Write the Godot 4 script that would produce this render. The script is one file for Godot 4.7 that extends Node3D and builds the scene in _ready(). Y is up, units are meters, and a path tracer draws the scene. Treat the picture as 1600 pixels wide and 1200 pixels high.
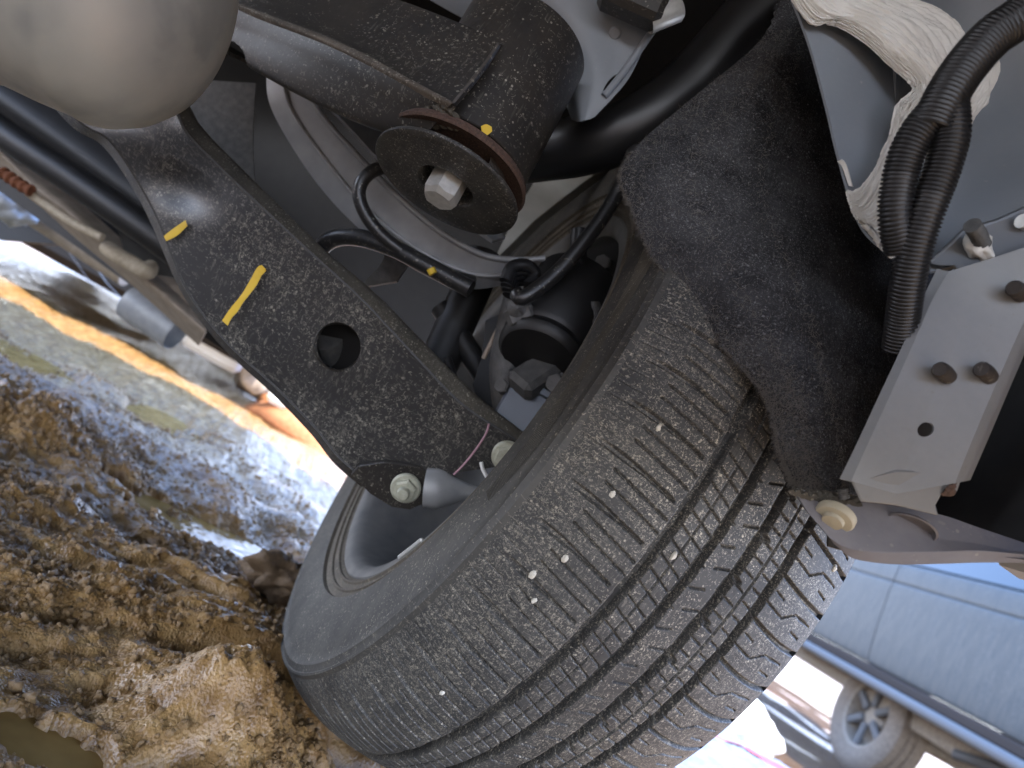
extends Node3D
# The underside of a parked car beside its rear wheel: x runs outward to the car's right side, y up, z towards its rear; metres.
# The origin is where the rear wheel stands on the mud.

const BELOW := Vector3(-0.296, 0.2956, 0.7394)   # where one crouches behind the wheel; sheets turn their traced face this way
var car: Node3D
var M := {}
var names := {}


# ---------------------------------------------------------------- shapes
class Geo:
	var v := PackedVector3Array()
	var n := PackedVector3Array()
	var t := PackedVector2Array()
	var c := PackedColorArray()
	var i := PackedInt32Array()

	func vert(p: Vector3, nn: Vector3, uv := Vector2.ZERO) -> int:
		v.append(p); n.append(nn); t.append(uv)
		return v.size() - 1

	func tri(a: int, b: int, d: int) -> void:
		var g := (v[d] - v[a]).cross(v[b] - v[a])
		if g.dot(n[a] + n[b] + n[d]) < 0.0:
			i.append(a); i.append(d); i.append(b)
		else:
			i.append(a); i.append(b); i.append(d)

	func quad(a: int, b: int, d: int, e: int) -> void:
		tri(a, b, d); tri(a, d, e)

	func flat(pts: Array, out: Vector3) -> void:
		var k := []
		for p in pts:
			k.append(vert(p, out, Vector2(p.x + p.z, p.y)))
		for j in range(1, k.size() - 1):
			tri(k[0], k[j], k[j + 1])

	func add(o: Geo) -> void:
		var b := v.size()
		v.append_array(o.v); n.append_array(o.n); t.append_array(o.t)
		for k in o.i:
			i.append(k + b)

	func moved(x: Transform3D) -> Geo:
		var o := Geo.new()
		for p in v:
			o.v.append(x * p)
		for p in n:
			o.n.append((x.basis * p).normalized())
		o.t = t
		o.i = i
		return o

	func mesh() -> ArrayMesh:
		var a := []
		a.resize(Mesh.ARRAY_MAX)
		a[Mesh.ARRAY_VERTEX] = v
		a[Mesh.ARRAY_NORMAL] = n
		a[Mesh.ARRAY_TEX_UV] = t
		a[Mesh.ARRAY_INDEX] = i
		if c.size() == v.size():
			a[Mesh.ARRAY_COLOR] = c
		var m := ArrayMesh.new()
		m.add_surface_from_arrays(Mesh.PRIMITIVE_TRIANGLES, a)
		return m


func numbered(called: String, parent: Node) -> String:
	var key := str(parent.get_instance_id()) + called
	names[key] = names.get(key, -1) + 1
	return called if names[key] == 0 else "%s_%03d" % [called, names[key]]


func put(called: String, g: Geo, mat: Material, parent: Node = null, label := "") -> MeshInstance3D:
	var o := MeshInstance3D.new()
	var to: Node = parent if parent else self
	o.name = numbered(called, to)
	o.mesh = g.mesh()
	o.material_override = mat
	to.add_child(o, true)
	if label:
		o.set_meta("label", label)
	return o


func thing(called: String, at: Vector3, label: String, category: String, group := "") -> Node3D:
	var o := Node3D.new()
	o.name = numbered(called, self)
	o.position = at
	add_child(o, true)
	return tag(o, label, category, group)


func tag(o: Node3D, label: String, category: String, group := "") -> Node3D:
	o.set_meta("label", label)
	o.set_meta("category", category)
	if group:
		o.set_meta("group", group)
	return o


func curve(p: PackedVector3Array, count: int, smooth := true) -> PackedVector3Array:
	var out := PackedVector3Array()
	var last := p.size() - 1
	for k in count + 1:
		var s := float(k) / count * last
		var j := mini(int(s), last - 1)
		var f := s - j
		if smooth:
			var a := p[j - 1] if j > 0 else p[0] * 2.0 - p[1]
			var d := p[j + 2] if j + 2 <= last else p[last] * 2.0 - p[last - 1]
			out.append(p[j].cubic_interpolate(p[j + 1], a, d, f))
		else:
			out.append(p[j].lerp(p[j + 1], f))
	return out


# A sheet of metal, plastic or felt through rows of points, with a thickness, and with holes: [centre, radius, long axis, stretch].
func sheet(rows: Array, nu: int, nv: int, thick: float, holes := [], across := true, relief: Variant = null) -> Geo:
	var fine := []
	for r in rows:
		fine.append(curve(r, nu))
	var p := []
	for j in nv + 1:
		p.append(PackedVector3Array())
	for k in nu + 1:
		var col := PackedVector3Array()
		for r in fine:
			col.append(r[k])
		var q := curve(col, nv, across)
		for j in nv + 1:
			p[j].append(q[j])
	var mid: Vector3 = p[nv / 2][nu / 2]
	var turn := 1.0
	var mn: Vector3 = (p[mini(nv / 2 + 1, nv)][nu / 2] - p[maxi(nv / 2 - 1, 0)][nu / 2]).cross(p[nv / 2][mini(nu / 2 + 1, nu)] - p[nv / 2][maxi(nu / 2 - 1, 0)])
	if mn.dot(BELOW - mid) < 0.0:
		turn = -1.0
	for pass_ in (2 if relief != null else 1):
		if pass_ == 1:
			var moved := []
			for j in nv + 1:
				var row := PackedVector3Array()
				for k in nu + 1:
					row.append(p[j][k] + normal_at(p, j, k, nu, nv, turn) * relief.call(float(k) / nu, float(j) / nv, p[j][k]))
				moved.append(row)
			p = moved
	var normals := []
	for j in nv + 1:
		var row := PackedVector3Array()
		for k in nu + 1:
			row.append(normal_at(p, j, k, nu, nv, turn))
		normals.append(row)
	var gone := {}
	for h in holes:
		var ax: Vector3 = h[2] if h.size() > 2 else Vector3.ZERO
		var st: float = h[3] if h.size() > 3 else 1.0
		for j in nv:
			for k in nu:
				var e: Vector3 = (p[j][k] + p[j + 1][k + 1]) * 0.5 - h[0]
				e -= ax * ax.dot(e) * (1.0 - 1.0 / st)
				if e.length() < h[1]:
					gone[j * nu + k] = true
		for j in range(1, nv):
			for k in range(1, nu):
				var some := 0
				for w in [j * nu + k, j * nu + k - 1, (j - 1) * nu + k, (j - 1) * nu + k - 1]:
					some += 1 if gone.has(w) else 0
				if some > 0 and some < 4:
					var e: Vector3 = p[j][k] - h[0]
					var al := ax.dot(e)
					var sq := e - ax * al * (1.0 - 1.0 / st)
					if sq.length() < h[1] * 2.0:
						sq = sq.normalized() * h[1]
						p[j][k] = h[0] + sq + ax * ax.dot(sq) * (st - 1.0)
	var g := Geo.new()
	var w1 := nu + 1
	var total := w1 * (nv + 1)
	for side in 2:
		for j in nv + 1:
			for k in w1:
				var nn: Vector3 = normals[j][k]
				var q: Vector3 = p[j][k]
				g.vert(q - nn * thick * side, nn if side == 0 else -nn, Vector2(float(k) / nu, float(j) / nv))
	for side in 2:
		for j in nv:
			for k in nu:
				if not gone.has(j * nu + k):
					var a := side * total + j * w1 + k
					g.quad(a, a + 1, a + w1 + 1, a + w1)
	if thick > 0.0:
		var rim := func(a: int, b: int, out: Vector3) -> void:
			var x := g.vert(g.v[a], out)
			var y := g.vert(g.v[b], out)
			g.quad(x, y, g.vert(g.v[b + total], out), g.vert(g.v[a + total], out))
		for k in nu:
			rim.call(k, k + 1, (p[0][k] - p[1][k]).normalized())
			rim.call(nv * w1 + k, nv * w1 + k + 1, (p[nv][k] - p[nv - 1][k]).normalized())
		for j in nv:
			rim.call(j * w1, (j + 1) * w1, (p[j][0] - p[j][1]).normalized())
			rim.call(j * w1 + nu, (j + 1) * w1 + nu, (p[j][nu] - p[j][nu - 1]).normalized())
		for key in gone:
			var j: int = key / nu
			var k: int = key % nu
			var here: Vector3 = (p[j][k] + p[j + 1][k + 1]) * 0.5
			for e in [[j, k - 1, j * w1 + k, (j + 1) * w1 + k], [j, k + 1, j * w1 + k + 1, (j + 1) * w1 + k + 1], [j - 1, k, j * w1 + k, j * w1 + k + 1], [j + 1, k, (j + 1) * w1 + k, (j + 1) * w1 + k + 1]]:
				if e[1] >= 0 and e[1] < nu and e[0] >= 0 and e[0] < nv and not gone.has(e[0] * nu + e[1]):
					rim.call(e[2], e[3], (here - g.v[e[2]]).normalized())
	return g


func normal_at(p: Array, j: int, k: int, nu: int, nv: int, turn: float) -> Vector3:
	var a: Vector3 = p[mini(j + 1, nv)][k] - p[maxi(j - 1, 0)][k]
	var b: Vector3 = p[j][mini(k + 1, nu)] - p[j][maxi(k - 1, 0)]
	return a.cross(b).normalized() * turn


# A round bar, hose or wire along a path; wide(u) is its radius at u metres from the start, wave pitch in metres for a corrugated one.
func tube(path: PackedVector3Array, radius: float, steps := 40, sides := 16, wave := 0.0, deep := 0.0, ends := 1.0) -> Geo:
	var p := curve(path, 400)
	var far := PackedFloat32Array([0.0])
	for k in 400:
		far.append(far[k] + p[k].distance_to(p[k + 1]))
	var length := far[400]
	if wave > 0.0:
		steps = int(length / wave * 6.0)
	var g := Geo.new()
	var up := Vector3(0.3, 0.9, 0.1)
	var j := 0
	var rings := []
	for k in steps + 1:
		var s := length * k / steps
		while j < 399 and far[j + 1] < s:
			j += 1
		var f := (s - far[j]) / maxf(far[j + 1] - far[j], 1e-9)
		var at := p[j].lerp(p[j + 1], f)
		var dir := (p[mini(j + 3, 400)] - p[maxi(j - 2, 0)]).normalized()
		var x := up.cross(dir).normalized()
		up = dir.cross(x).normalized()
		var r := radius
		var lean := 0.0
		if wave > 0.0:
			var q := fmod(s, wave) / wave
			var hump := smoothstep(0.0, 0.22, q) - smoothstep(0.5, 0.72, q)
			r = radius + deep * (hump - 0.5)
			lean = (1.0 if q < 0.22 else (-1.0 if q > 0.5 and q < 0.72 else 0.0)) * 0.8
		if k == 0 or k == steps:
			r *= ends
		rings.append([at, dir, r])
		for a in sides + 1:
			var an := TAU * a / sides
			var o := x * cos(an) + up * sin(an)
			g.vert(at + o * r, (o - dir * lean).normalized(), Vector2(s, an * radius))
	for k in steps:
		for a in sides:
			var b := k * (sides + 1) + a
			g.quad(b, b + 1, b + sides + 2, b + sides + 1)
	for e in [0, steps]:
		var pts := []
		for a in sides:
			pts.append(g.v[e * (sides + 1) + a])
		g.flat(pts, rings[e][1] * (-1.0 if e == 0 else 1.0))
	return g


# A turned shape: profile of (along the axis, radius); the axis is x of the transform.
func lathe(profile: PackedVector2Array, sides := 48, from := 0.0, to := TAU, sharp := 40.0) -> Geo:
	var g := Geo.new()
	var last := profile.size() - 1
	for k in last:
		var a := profile[k]
		var b := profile[k + 1]
		var d := (b - a).normalized()
		var n0 := Vector2(-d.y, d.x)
		var na := n0
		var nb := n0
		if k > 0:
			var e := (a - profile[k - 1]).normalized()
			if rad_to_deg(absf(e.angle_to(d))) < sharp:
				na = (n0 + Vector2(-e.y, e.x)).normalized()
		if k < last - 1:
			var e := (profile[k + 2] - b).normalized()
			if rad_to_deg(absf(e.angle_to(d))) < sharp:
				nb = (n0 + Vector2(-e.y, e.x)).normalized()
		var base := g.v.size()
		for s in sides + 1:
			var an := from + (to - from) * s / sides
			var o := Vector3(0, cos(an), sin(an))
			g.vert(Vector3(a.x, 0, 0) + o * a.y, Vector3(na.x, 0, 0) + o * na.y, Vector2(an * a.y, a.x))
			g.vert(Vector3(b.x, 0, 0) + o * b.y, Vector3(nb.x, 0, 0) + o * nb.y, Vector2(an * b.y, b.x))
		for s in sides:
			var q := base + s * 2
			g.quad(q, q + 1, q + 3, q + 2)
	return g


func axis(at: Vector3, along: Vector3, roll := 0.0) -> Transform3D:
	var x := along.normalized()
	var y := Vector3(0.11, 0.97, 0.2)
	if absf(x.dot(y.normalized())) > 0.9:
		y = Vector3(0.1, 0.1, 1.0)
	var z := x.cross(y).normalized()
	return Transform3D(Basis(x, z.cross(x), z), at) * Transform3D(Basis(Vector3.RIGHT, roll), Vector3.ZERO)


# A plate cut along a flat outline, thickness going to the back, its front edge chamfered.
func plate(outline: PackedVector3Array, back: Vector3, bevel := 0.0008) -> Geo:
	var g := Geo.new()
	var c := Vector3.ZERO
	for p in outline:
		c += p / outline.size()
	var n := Vector3.ZERO
	for k in outline.size():
		n += (outline[k] - c).cross(outline[(k + 1) % outline.size()] - c)
	n = n.normalized()
	var x := (outline[1] - outline[0]).normalized()
	x = (x - n * n.dot(x)).normalized()
	var y := n.cross(x)
	var flat := PackedVector2Array()
	for p in outline:
		flat.append(Vector2((p - c).dot(x), (p - c).dot(y)))
	var count := flat.size()
	var inner := PackedVector3Array()
	for k in count:
		var a := (flat[k] - flat[(k - 1 + count) % count]).normalized()
		var b := (flat[(k + 1) % count] - flat[k]).normalized()
		var m := Vector2(-a.y - b.y, a.x + b.x)
		m = m / maxf(m.dot(Vector2(-a.y, a.x)), 0.35)
		inner.append(outline[k] + (x * m.x + y * m.y) * bevel)
	var face := -back.normalized()
	var tris := Geometry2D.triangulate_polygon(flat)
	for side in 2:
		var base := g.v.size()
		for k in count:
			g.vert(inner[k] if side == 0 else outline[k] + back, face if side == 0 else -face, flat[k])
		for k in range(0, tris.size(), 3):
			g.tri(base + tris[k], base + tris[k + 1], base + tris[k + 2])
	for k in count:
		var l := (k + 1) % count
		var o := (outline[l] - outline[k]).cross(n).normalized()
		g.flat([outline[k] + face * -bevel, outline[l] + face * -bevel, outline[l] + back, outline[k] + back], o)
		g.flat([inner[k], inner[l], outline[l] + face * -bevel, outline[k] + face * -bevel], (o + face).normalized())
	return g


func block(size: Vector3, bevel := 0.003) -> Geo:
	var h := size * 0.5
	var g := Geo.new()
	for a in 3:
		for s in [-1.0, 1.0]:
			var n := Vector3.ZERO
			n[a] = s
			var b := (a + 1) % 3
			var d := (a + 2) % 3
			var pts := []
			for q in [[-1, -1], [1, -1], [1, 1], [-1, 1]]:
				var p := Vector3.ZERO
				p[a] = h[a] * s
				p[b] = (h[b] - bevel) * q[0]
				p[d] = (h[d] - bevel) * q[1]
				pts.append(p)
			g.flat(pts, n)
	for a in 3:
		var b := (a + 1) % 3
		var d := (a + 2) % 3
		for s in [-1.0, 1.0]:
			for q in [-1.0, 1.0]:
				var pts := []
				for e in [[-1, 0], [1, 0], [1, 1], [-1, 1]]:
					var p := Vector3.ZERO
					p[a] = (h[a] - bevel) * e[0]
					p[b] = (h[b] - (bevel if e[1] else 0.0)) * s
					p[d] = (h[d] - (0.0 if e[1] else bevel)) * q
					pts.append(p)
				var n := Vector3.ZERO
				n[b] = s; n[d] = q
				g.flat(pts, n.normalized())
	for s in [-1.0, 1.0]:
		for q in [-1.0, 1.0]:
			for w in [-1.0, 1.0]:
				g.flat([Vector3(h.x * s, (h.y - bevel) * q, (h.z - bevel) * w), Vector3((h.x - bevel) * s, h.y * q, (h.z - bevel) * w), Vector3((h.x - bevel) * s, (h.y - bevel) * q, h.z * w)], Vector3(s, q, w).normalized())
	return g


func lump(radius: Vector3, seed_: int, rough := 0.25, rings := 10) -> Geo:
	var f := FastNoiseLite.new()
	f.seed = seed_
	f.frequency = 0.9
	f.fractal_octaves = 3
	var g := Geo.new()
	var p := []
	for j in rings + 1:
		for k in rings * 2 + 1:
			var a := PI * j / rings
			var b := TAU * (k % (rings * 2)) / (rings * 2)
			var d := Vector3(sin(a) * cos(b), cos(a), sin(a) * sin(b))
			p.append(d * radius * (1.0 + rough * 2.0 * f.get_noise_3dv(d * 1.3)))
	var w := rings * 2 + 1
	for j in rings + 1:
		for k in w:
			var l: Vector3 = p[j * w + (k - 1 if k > 0 else w - 2)]
			var r: Vector3 = p[j * w + (k + 1 if k < w - 1 else 1)]
			var u: Vector3 = p[maxi(j - 1, 0) * w + k]
			var d: Vector3 = p[mini(j + 1, rings) * w + k]
			var n := (r - l).cross(u - d).normalized()
			if j == 0 or j == rings or n.dot(p[j * w + k]) < 0.0 and n.length() < 0.5:
				n = (p[j * w + k] as Vector3).normalized()
			if n.dot(p[j * w + k]) < 0.0:
				n = -n
			g.vert(p[j * w + k], n, Vector2(float(k) / w, float(j) / rings))
	for j in rings:
		for k in w - 1:
			g.quad(j * w + k, j * w + k + 1, (j + 1) * w + k + 1, (j + 1) * w + k)
	return g


func hex_head(across: float, tall: float, round_ := 0.12) -> Geo:
	var g := Geo.new()
	var r := across / sqrt(3.0)
	var base := tall * (1.0 - round_ * 2.0)
	for k in 6:
		var a := TAU * k / 6.0
		var b := TAU * (k + 1) / 6.0
		var pa := Vector3(0, cos(a), sin(a)) * r
		var pb := Vector3(0, cos(b), sin(b)) * r
		var m := (pa + pb).normalized()
		var x := Vector3.RIGHT
		var pm := (pa + pb) * 0.5
		g.flat([pa, pb, pb + x * base * 0.93, pm + x * base, pa + x * base * 0.93], m)
		g.flat([pa + x * base * 0.93, pm + x * base, pm * 0.88 + x * tall, pa * 0.84 + x * tall], (m + x * 1.6).normalized())
		g.flat([pm + x * base, pb + x * base * 0.93, pb * 0.84 + x * tall, pm * 0.88 + x * tall], (m + x * 1.6).normalized())
		g.flat([x * tall, pa * 0.84 + x * tall, pm * 0.88 + x * tall, pb * 0.84 + x * tall], x)
	return g


# ---------------------------------------------------------------- materials
func noise(seed_: int, freq: float, octaves := 4) -> FastNoiseLite:
	var f := FastNoiseLite.new()
	f.seed = seed_
	f.frequency = freq
	f.fractal_octaves = octaves
	return f


func noise_texture(seed_: int, freq: float, ramp: Array, octaves := 4, size := 512) -> NoiseTexture2D:
	var t := NoiseTexture2D.new()
	t.width = size
	t.height = size
	t.seamless = true
	t.noise = noise(seed_, freq, octaves)
	if ramp:
		var g := Gradient.new()
		var off := PackedFloat32Array()
		var col := PackedColorArray()
		for r in ramp:
			off.append(r[0]); col.append(r[1])
		g.offsets = off
		g.colors = col
		t.color_ramp = g
	return t


func srgb(r: float, g: float, b: float) -> Color:
	return Color(r, g, b).linear_to_srgb()


# Dried splashes: short curved strokes and dots of pale mud on a mottled ground. Colours are linear.
func splashed(seed_: int, base: Color, film: Color, share: float, marks: int, mark: Color, long: float, dots: int, size := 1024, least := 0.12) -> ImageTexture:
	var rng := RandomNumberGenerator.new()
	rng.seed = seed_
	# mottled ground: two seamless noises through a table of tones, then doubled in size
	var half := size / 2
	var one := noise(seed_, 5.0 / half, 5).get_seamless_image(half, half).get_data()
	var two := noise(seed_ + 1, 50.0 / half, 3).get_seamless_image(half, half).get_data()
	var table := PackedByteArray()
	for k in 256:
		var c := base.lerp(film, clampf((k / 255.0 - 0.5) * 1.6 + 0.5, 0.0, 1.0) * share).linear_to_srgb()
		table.append(int(c.r * 255.0)); table.append(int(c.g * 255.0)); table.append(int(c.b * 255.0))
	var bytes := PackedByteArray()
	bytes.resize(half * half * 3)
	var at := 0
	for k in half * half:
		var l := (one[k] * 2 + two[k]) / 3 * 3
		bytes[at] = table[l]; bytes[at + 1] = table[l + 1]; bytes[at + 2] = table[l + 2]
		at += 3
	var im := Image.create_from_data(half, half, false, Image.FORMAT_RGB8, bytes)
	im.resize(size, size, Image.INTERPOLATE_CUBIC)
	var crowd := noise(seed_ + 2, 4.0 / size, 2).get_seamless_image(half, half)
	for k in marks + dots:
		var x := rng.randf() * size
		var y := rng.randf() * size
		if rng.randf() > smoothstep(0.25, 0.7, crowd.get_pixel(int(x) / 2, int(y) / 2).r) + least:
			continue
		var thin := rng.randf_range(0.3, 1.0)
		var col := mark.lerp(film, rng.randf() * 0.5)
		if k < marks:
			var a := rng.randf() * TAU
			var bend := rng.randf_range(-0.4, 0.4)
			var n := int(long * rng.randf_range(0.3, 1.4))
			var wide := rng.randf() < 0.4
			for s in n:
				dab(im, x, y, thin, col, size)
				if wide:
					dab(im, x + 1, y, thin * 0.8, col, size)
					dab(im, x, y + 1, thin * 0.8, col, size)
				x += cos(a) * 1.2
				y += sin(a) * 1.2
				a += bend + rng.randf_range(-0.2, 0.2)
		else:
			var r := rng.randf_range(0.7, 1.5) + pow(rng.randf(), 8.0) * 3.0
			for dy in range(-int(r), int(r) + 1):
				for dx in range(-int(r), int(r) + 1):
					if dx * dx + dy * dy <= r * r:
						dab(im, x + dx, y + dy, thin, col, size)
	return ImageTexture.create_from_image(im)


func dab(im: Image, x: float, y: float, share: float, col: Color, size: int) -> void:
	var px := posmod(int(x), size)
	var py := posmod(int(y), size)
	var c := im.get_pixel(px, py).srgb_to_linear().lerp(col, share)
	im.set_pixel(px, py, c.linear_to_srgb())


func mat(called: String, albedo: Color, rough := 0.5, metal := 0.0, texture: Texture2D = null, tile := 0.3, bump: Texture2D = null, bump_cm := 0.1, spec := 0.5) -> StandardMaterial3D:
	var m := StandardMaterial3D.new()
	m.resource_name = called
	m.albedo_color = Color.WHITE if texture else albedo.linear_to_srgb()
	m.albedo_texture = texture
	m.roughness = rough
	m.metallic = metal
	m.metallic_specular = spec
	m.uv1_triplanar = true
	m.uv1_scale = Vector3.ONE / tile
	if bump:
		m.heightmap_enabled = true
		m.heightmap_texture = bump
		m.heightmap_scale = bump_cm
	M[called] = m
	return m


func make_materials() -> void:
	var grain := noise_texture(5, 0.05, [], 4)
	var fine := noise_texture(6, 0.16, [], 3)
	var pale := Color(0.46, 0.44, 0.37)
	mat("arm_paint", Color.BLACK, 0.42, 0.0, splashed(11, Color(0.016, 0.0165, 0.019), Color(0.038, 0.036, 0.034), 0.5, 14000, pale, 10.0, 12000, 1024, 0.03), 0.33, grain, 0.015)
	mat("frame_paint", Color.BLACK, 0.45, 0.0, splashed(12, Color(0.014, 0.014, 0.015), Color(0.055, 0.045, 0.034), 0.45, 1600, pale, 11.0, 5500), 0.26, grain, 0.02)
	mat("dark_paint", Color(0.012, 0.0125, 0.014), 0.5, 0.0, noise_texture(21, 0.02, [[0.0, srgb(0.005, 0.0052, 0.006)], [1.0, srgb(0.014, 0.0135, 0.013)]]), 0.3)
	mat("dusty_edge", Color.BLACK, 0.8, 0.0, splashed(13, Color(0.03, 0.028, 0.024), Color(0.11, 0.1, 0.08), 0.8, 2500, pale, 5.0, 9000), 0.2, fine, 0.03)
	mat("rubber_black", Color(0.012, 0.012, 0.013), 0.38)
	mat("hose", Color.BLACK, 0.35, 0.0, splashed(14, Color(0.012, 0.012, 0.013), Color(0.03, 0.03, 0.03), 0.5, 200, pale, 6.0, 900, 512), 0.2)
	mat("puck_rubber", Color.BLACK, 0.75, 0.0, splashed(15, Color(0.03, 0.025, 0.023), Color(0.05, 0.044, 0.04), 0.7, 100, pale, 5.0, 700, 512), 0.15, fine, 0.02)
	mat("washer_steel", Color.BLACK, 0.5, 0.2, splashed(16, Color(0.022, 0.022, 0.023), Color(0.1, 0.098, 0.09), 0.6, 5000, Color(0.5, 0.48, 0.43), 9.0, 5000, 1024, 0.3), 0.22, grain, 0.03)
	mat("rust", Color.BLACK, 0.85, 0.0, noise_texture(22, 0.06, [[0.0, srgb(0.03, 0.023, 0.02)], [0.55, srgb(0.08, 0.046, 0.034)], [1.0, srgb(0.14, 0.1, 0.08)]]), 0.08, fine, 0.05)
	mat("zinc", Color.BLACK, 0.42, 0.35, noise_texture(23, 0.03, [[0.0, srgb(0.42, 0.43, 0.42)], [1.0, srgb(0.6, 0.6, 0.58)]]), 0.1)
	mat("zinc_yellow", Color.BLACK, 0.5, 0.25, noise_texture(24, 0.03, [[0.0, srgb(0.3, 0.31, 0.24)], [1.0, srgb(0.5, 0.5, 0.42)]]), 0.1)
	mat("body_grey", Color.BLACK, 0.5, 0.0, splashed(17, Color(0.19, 0.212, 0.245), Color(0.22, 0.24, 0.265), 0.7, 30, Color(0.3, 0.3, 0.3), 5.0, 300), 0.3, fine, 0.006)
	mat("bracket_grey", Color.BLACK, 0.5, 0.0, splashed(18, Color(0.165, 0.175, 0.185), Color(0.215, 0.22, 0.222), 0.7, 60, Color(0.14, 0.13, 0.12), 6.0, 700), 0.3, fine, 0.006)
	mat("sealant", Color.BLACK, 0.6, 0.0, noise_texture(25, 0.02, [[0.0, srgb(0.56, 0.545, 0.51)], [0.5, srgb(0.65, 0.635, 0.6)], [1.0, srgb(0.72, 0.705, 0.67)]], 5), 0.25, fine, 0.02)
	mat("alloy", Color.BLACK, 0.45, 0.15, noise_texture(26, 0.02, [[0.0, srgb(0.2, 0.21, 0.225)], [1.0, srgb(0.36, 0.37, 0.38)]]), 0.3)
	mat("cast_iron", Color.BLACK, 0.6, 0.2, noise_texture(27, 0.03, [[0.0, srgb(0.05, 0.05, 0.052)], [1.0, srgb(0.12, 0.118, 0.112)]]), 0.15, fine, 0.05)
	mat("steel_blue", Color(0.1, 0.115, 0.14), 0.5, 0.3)
	mat("beige_panel", Color.BLACK, 0.7, 0.0, noise_texture(28, 0.015, [[0.0, srgb(0.34, 0.335, 0.3)], [1.0, srgb(0.52, 0.51, 0.46)]]), 0.3)
	mat("muffler_steel", Color.BLACK, 0.5, 0.15, noise_texture(29, 0.009, [[0.0, srgb(0.2, 0.206, 0.2)], [0.42, srgb(0.27, 0.277, 0.265)], [0.56, srgb(0.36, 0.36, 0.335)], [1.0, srgb(0.46, 0.447, 0.41)]], 5), 0.45, grain, 0.03)
	mat("tan_steel", Color.BLACK, 0.65, 0.1, noise_texture(30, 0.02, [[0.0, srgb(0.2, 0.165, 0.13)], [1.0, srgb(0.4, 0.34, 0.28)]]), 0.3)
	mat("plastic_grey", Color.BLACK, 0.55, 0.0, splashed(19, Color(0.11, 0.108, 0.125), Color(0.16, 0.155, 0.165), 0.8, 150, Color(0.3, 0.28, 0.25), 6.0, 900), 0.25, fine, 0.01)
	mat("clip_tan", Color(0.36, 0.33, 0.25), 0.6)
	mat("yellow_paint", Color(0.62, 0.42, 0.035), 0.6)
	mat("felt", Color.BLACK, 0.95, 0.0, splashed(20, Color(0.013, 0.013, 0.0145), Color(0.07, 0.071, 0.075), 0.8, 20000, Color(0.26, 0.26, 0.27), 5.0, 5000, 1024, 0.5), 0.2, fine, 0.16, 0.2)
	mat("fibre", Color(0.12, 0.11, 0.1), 0.9)
	var tyre := mat("tyre_rubber", Color.BLACK, 0.62, 0.0, splashed(31, Color(0.02, 0.0205, 0.022), Color(0.064, 0.063, 0.06), 0.75, 17000, Color(0.52, 0.47, 0.37), 8.0, 8000, 1024, 0.35), 0.21, fine, 0.012)
	mat("tyre_side", Color.BLACK, 0.6, 0.0, splashed(32, Color(0.026, 0.026, 0.026), Color(0.075, 0.072, 0.064), 0.85, 4200, Color(0.42, 0.38, 0.3), 9.0, 3500, 1024, 0.3), 0.26, fine, 0.008)
	mat("bead_dust", Color.BLACK, 0.7, 0.0, splashed(52, Color(0.05, 0.044, 0.036), Color(0.12, 0.1, 0.075), 0.9, 900, Color(0.3, 0.27, 0.2), 8.0, 1500, 512, 0.4), 0.2, fine, 0.02)
	mat("rim_paint", Color.BLACK, 0.55, 0.2, noise_texture(33, 0.02, [[0.0, srgb(0.1, 0.102, 0.105)], [1.0, srgb(0.2, 0.196, 0.185)]]), 0.3)
	mat("pebble", Color.BLACK, 0.7, 0.0, noise_texture(34, 0.05, [[0.0, srgb(0.4, 0.37, 0.3)], [1.0, srgb(0.62, 0.6, 0.54)]]), 0.03)
	mat("pink_fibre", Color(0.38, 0.22, 0.27), 0.6)
	mat("white_plastic", Color(0.72, 0.72, 0.72), 0.5)
	var mud := mat("mud", Color.BLACK, 1.0, 0.0, noise_texture(35, 0.012, [[0.0, srgb(0.1, 0.05, 0.016)], [0.4, srgb(0.205, 0.112, 0.037)], [0.62, srgb(0.3, 0.175, 0.063)], [1.0, srgb(0.4, 0.26, 0.115)]], 6, 1024), 0.45, noise_texture(36, 0.13, [], 3, 1024), 0.2, 0.5)
	mud.roughness_texture = noise_texture(37, 0.01, [[0.0, Color(0.2, 0.2, 0.2)], [0.45, Color(0.33, 0.33, 0.33)], [0.62, Color(0.5, 0.5, 0.5)], [1.0, Color(0.72, 0.72, 0.72)]], 5, 1024)
	mud.uv1_world_triplanar = true
	mat("mud_stone", Color.BLACK, 0.35, 0.0, noise_texture(38, 0.03, [[0.0, srgb(0.15, 0.08, 0.026)], [1.0, srgb(0.4, 0.25, 0.105)]]), 0.1, fine, 0.05)
	mat("muddy_water", Color.BLACK, 0.1, 0.0, noise_texture(44, 0.012, [[0.0, srgb(0.2, 0.115, 0.035)], [1.0, srgb(0.33, 0.205, 0.07)]], 4), 0.4, noise_texture(45, 0.03, [], 2), 0.08, 0.17)
	mat("rock", Color.BLACK, 0.75, 0.0, noise_texture(39, 0.03, [[0.0, srgb(0.07, 0.042, 0.02)], [1.0, srgb(0.17, 0.11, 0.06)]]), 0.1, fine, 0.1)
	var silver := mat("silver_paint", Color.BLACK, 0.5, 0.1, splashed(40, Color(0.045, 0.054, 0.058), Color(0.085, 0.085, 0.076), 0.7, 3500, Color(0.24, 0.23, 0.2), 14.0, 2500), 0.9, null, 0.1, 0.3)
	silver.uv1_scale = Vector3(4.0, 0.9, 4.0)
	mat("dark_trim", Color(0.045, 0.036, 0.03), 0.85, 0.0, null, 0.3, null, 0.1, 0.2)
	mat("step_grey", Color(0.12, 0.12, 0.118), 0.75, 0.0, null, 0.3, null, 0.1, 0.3)
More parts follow.
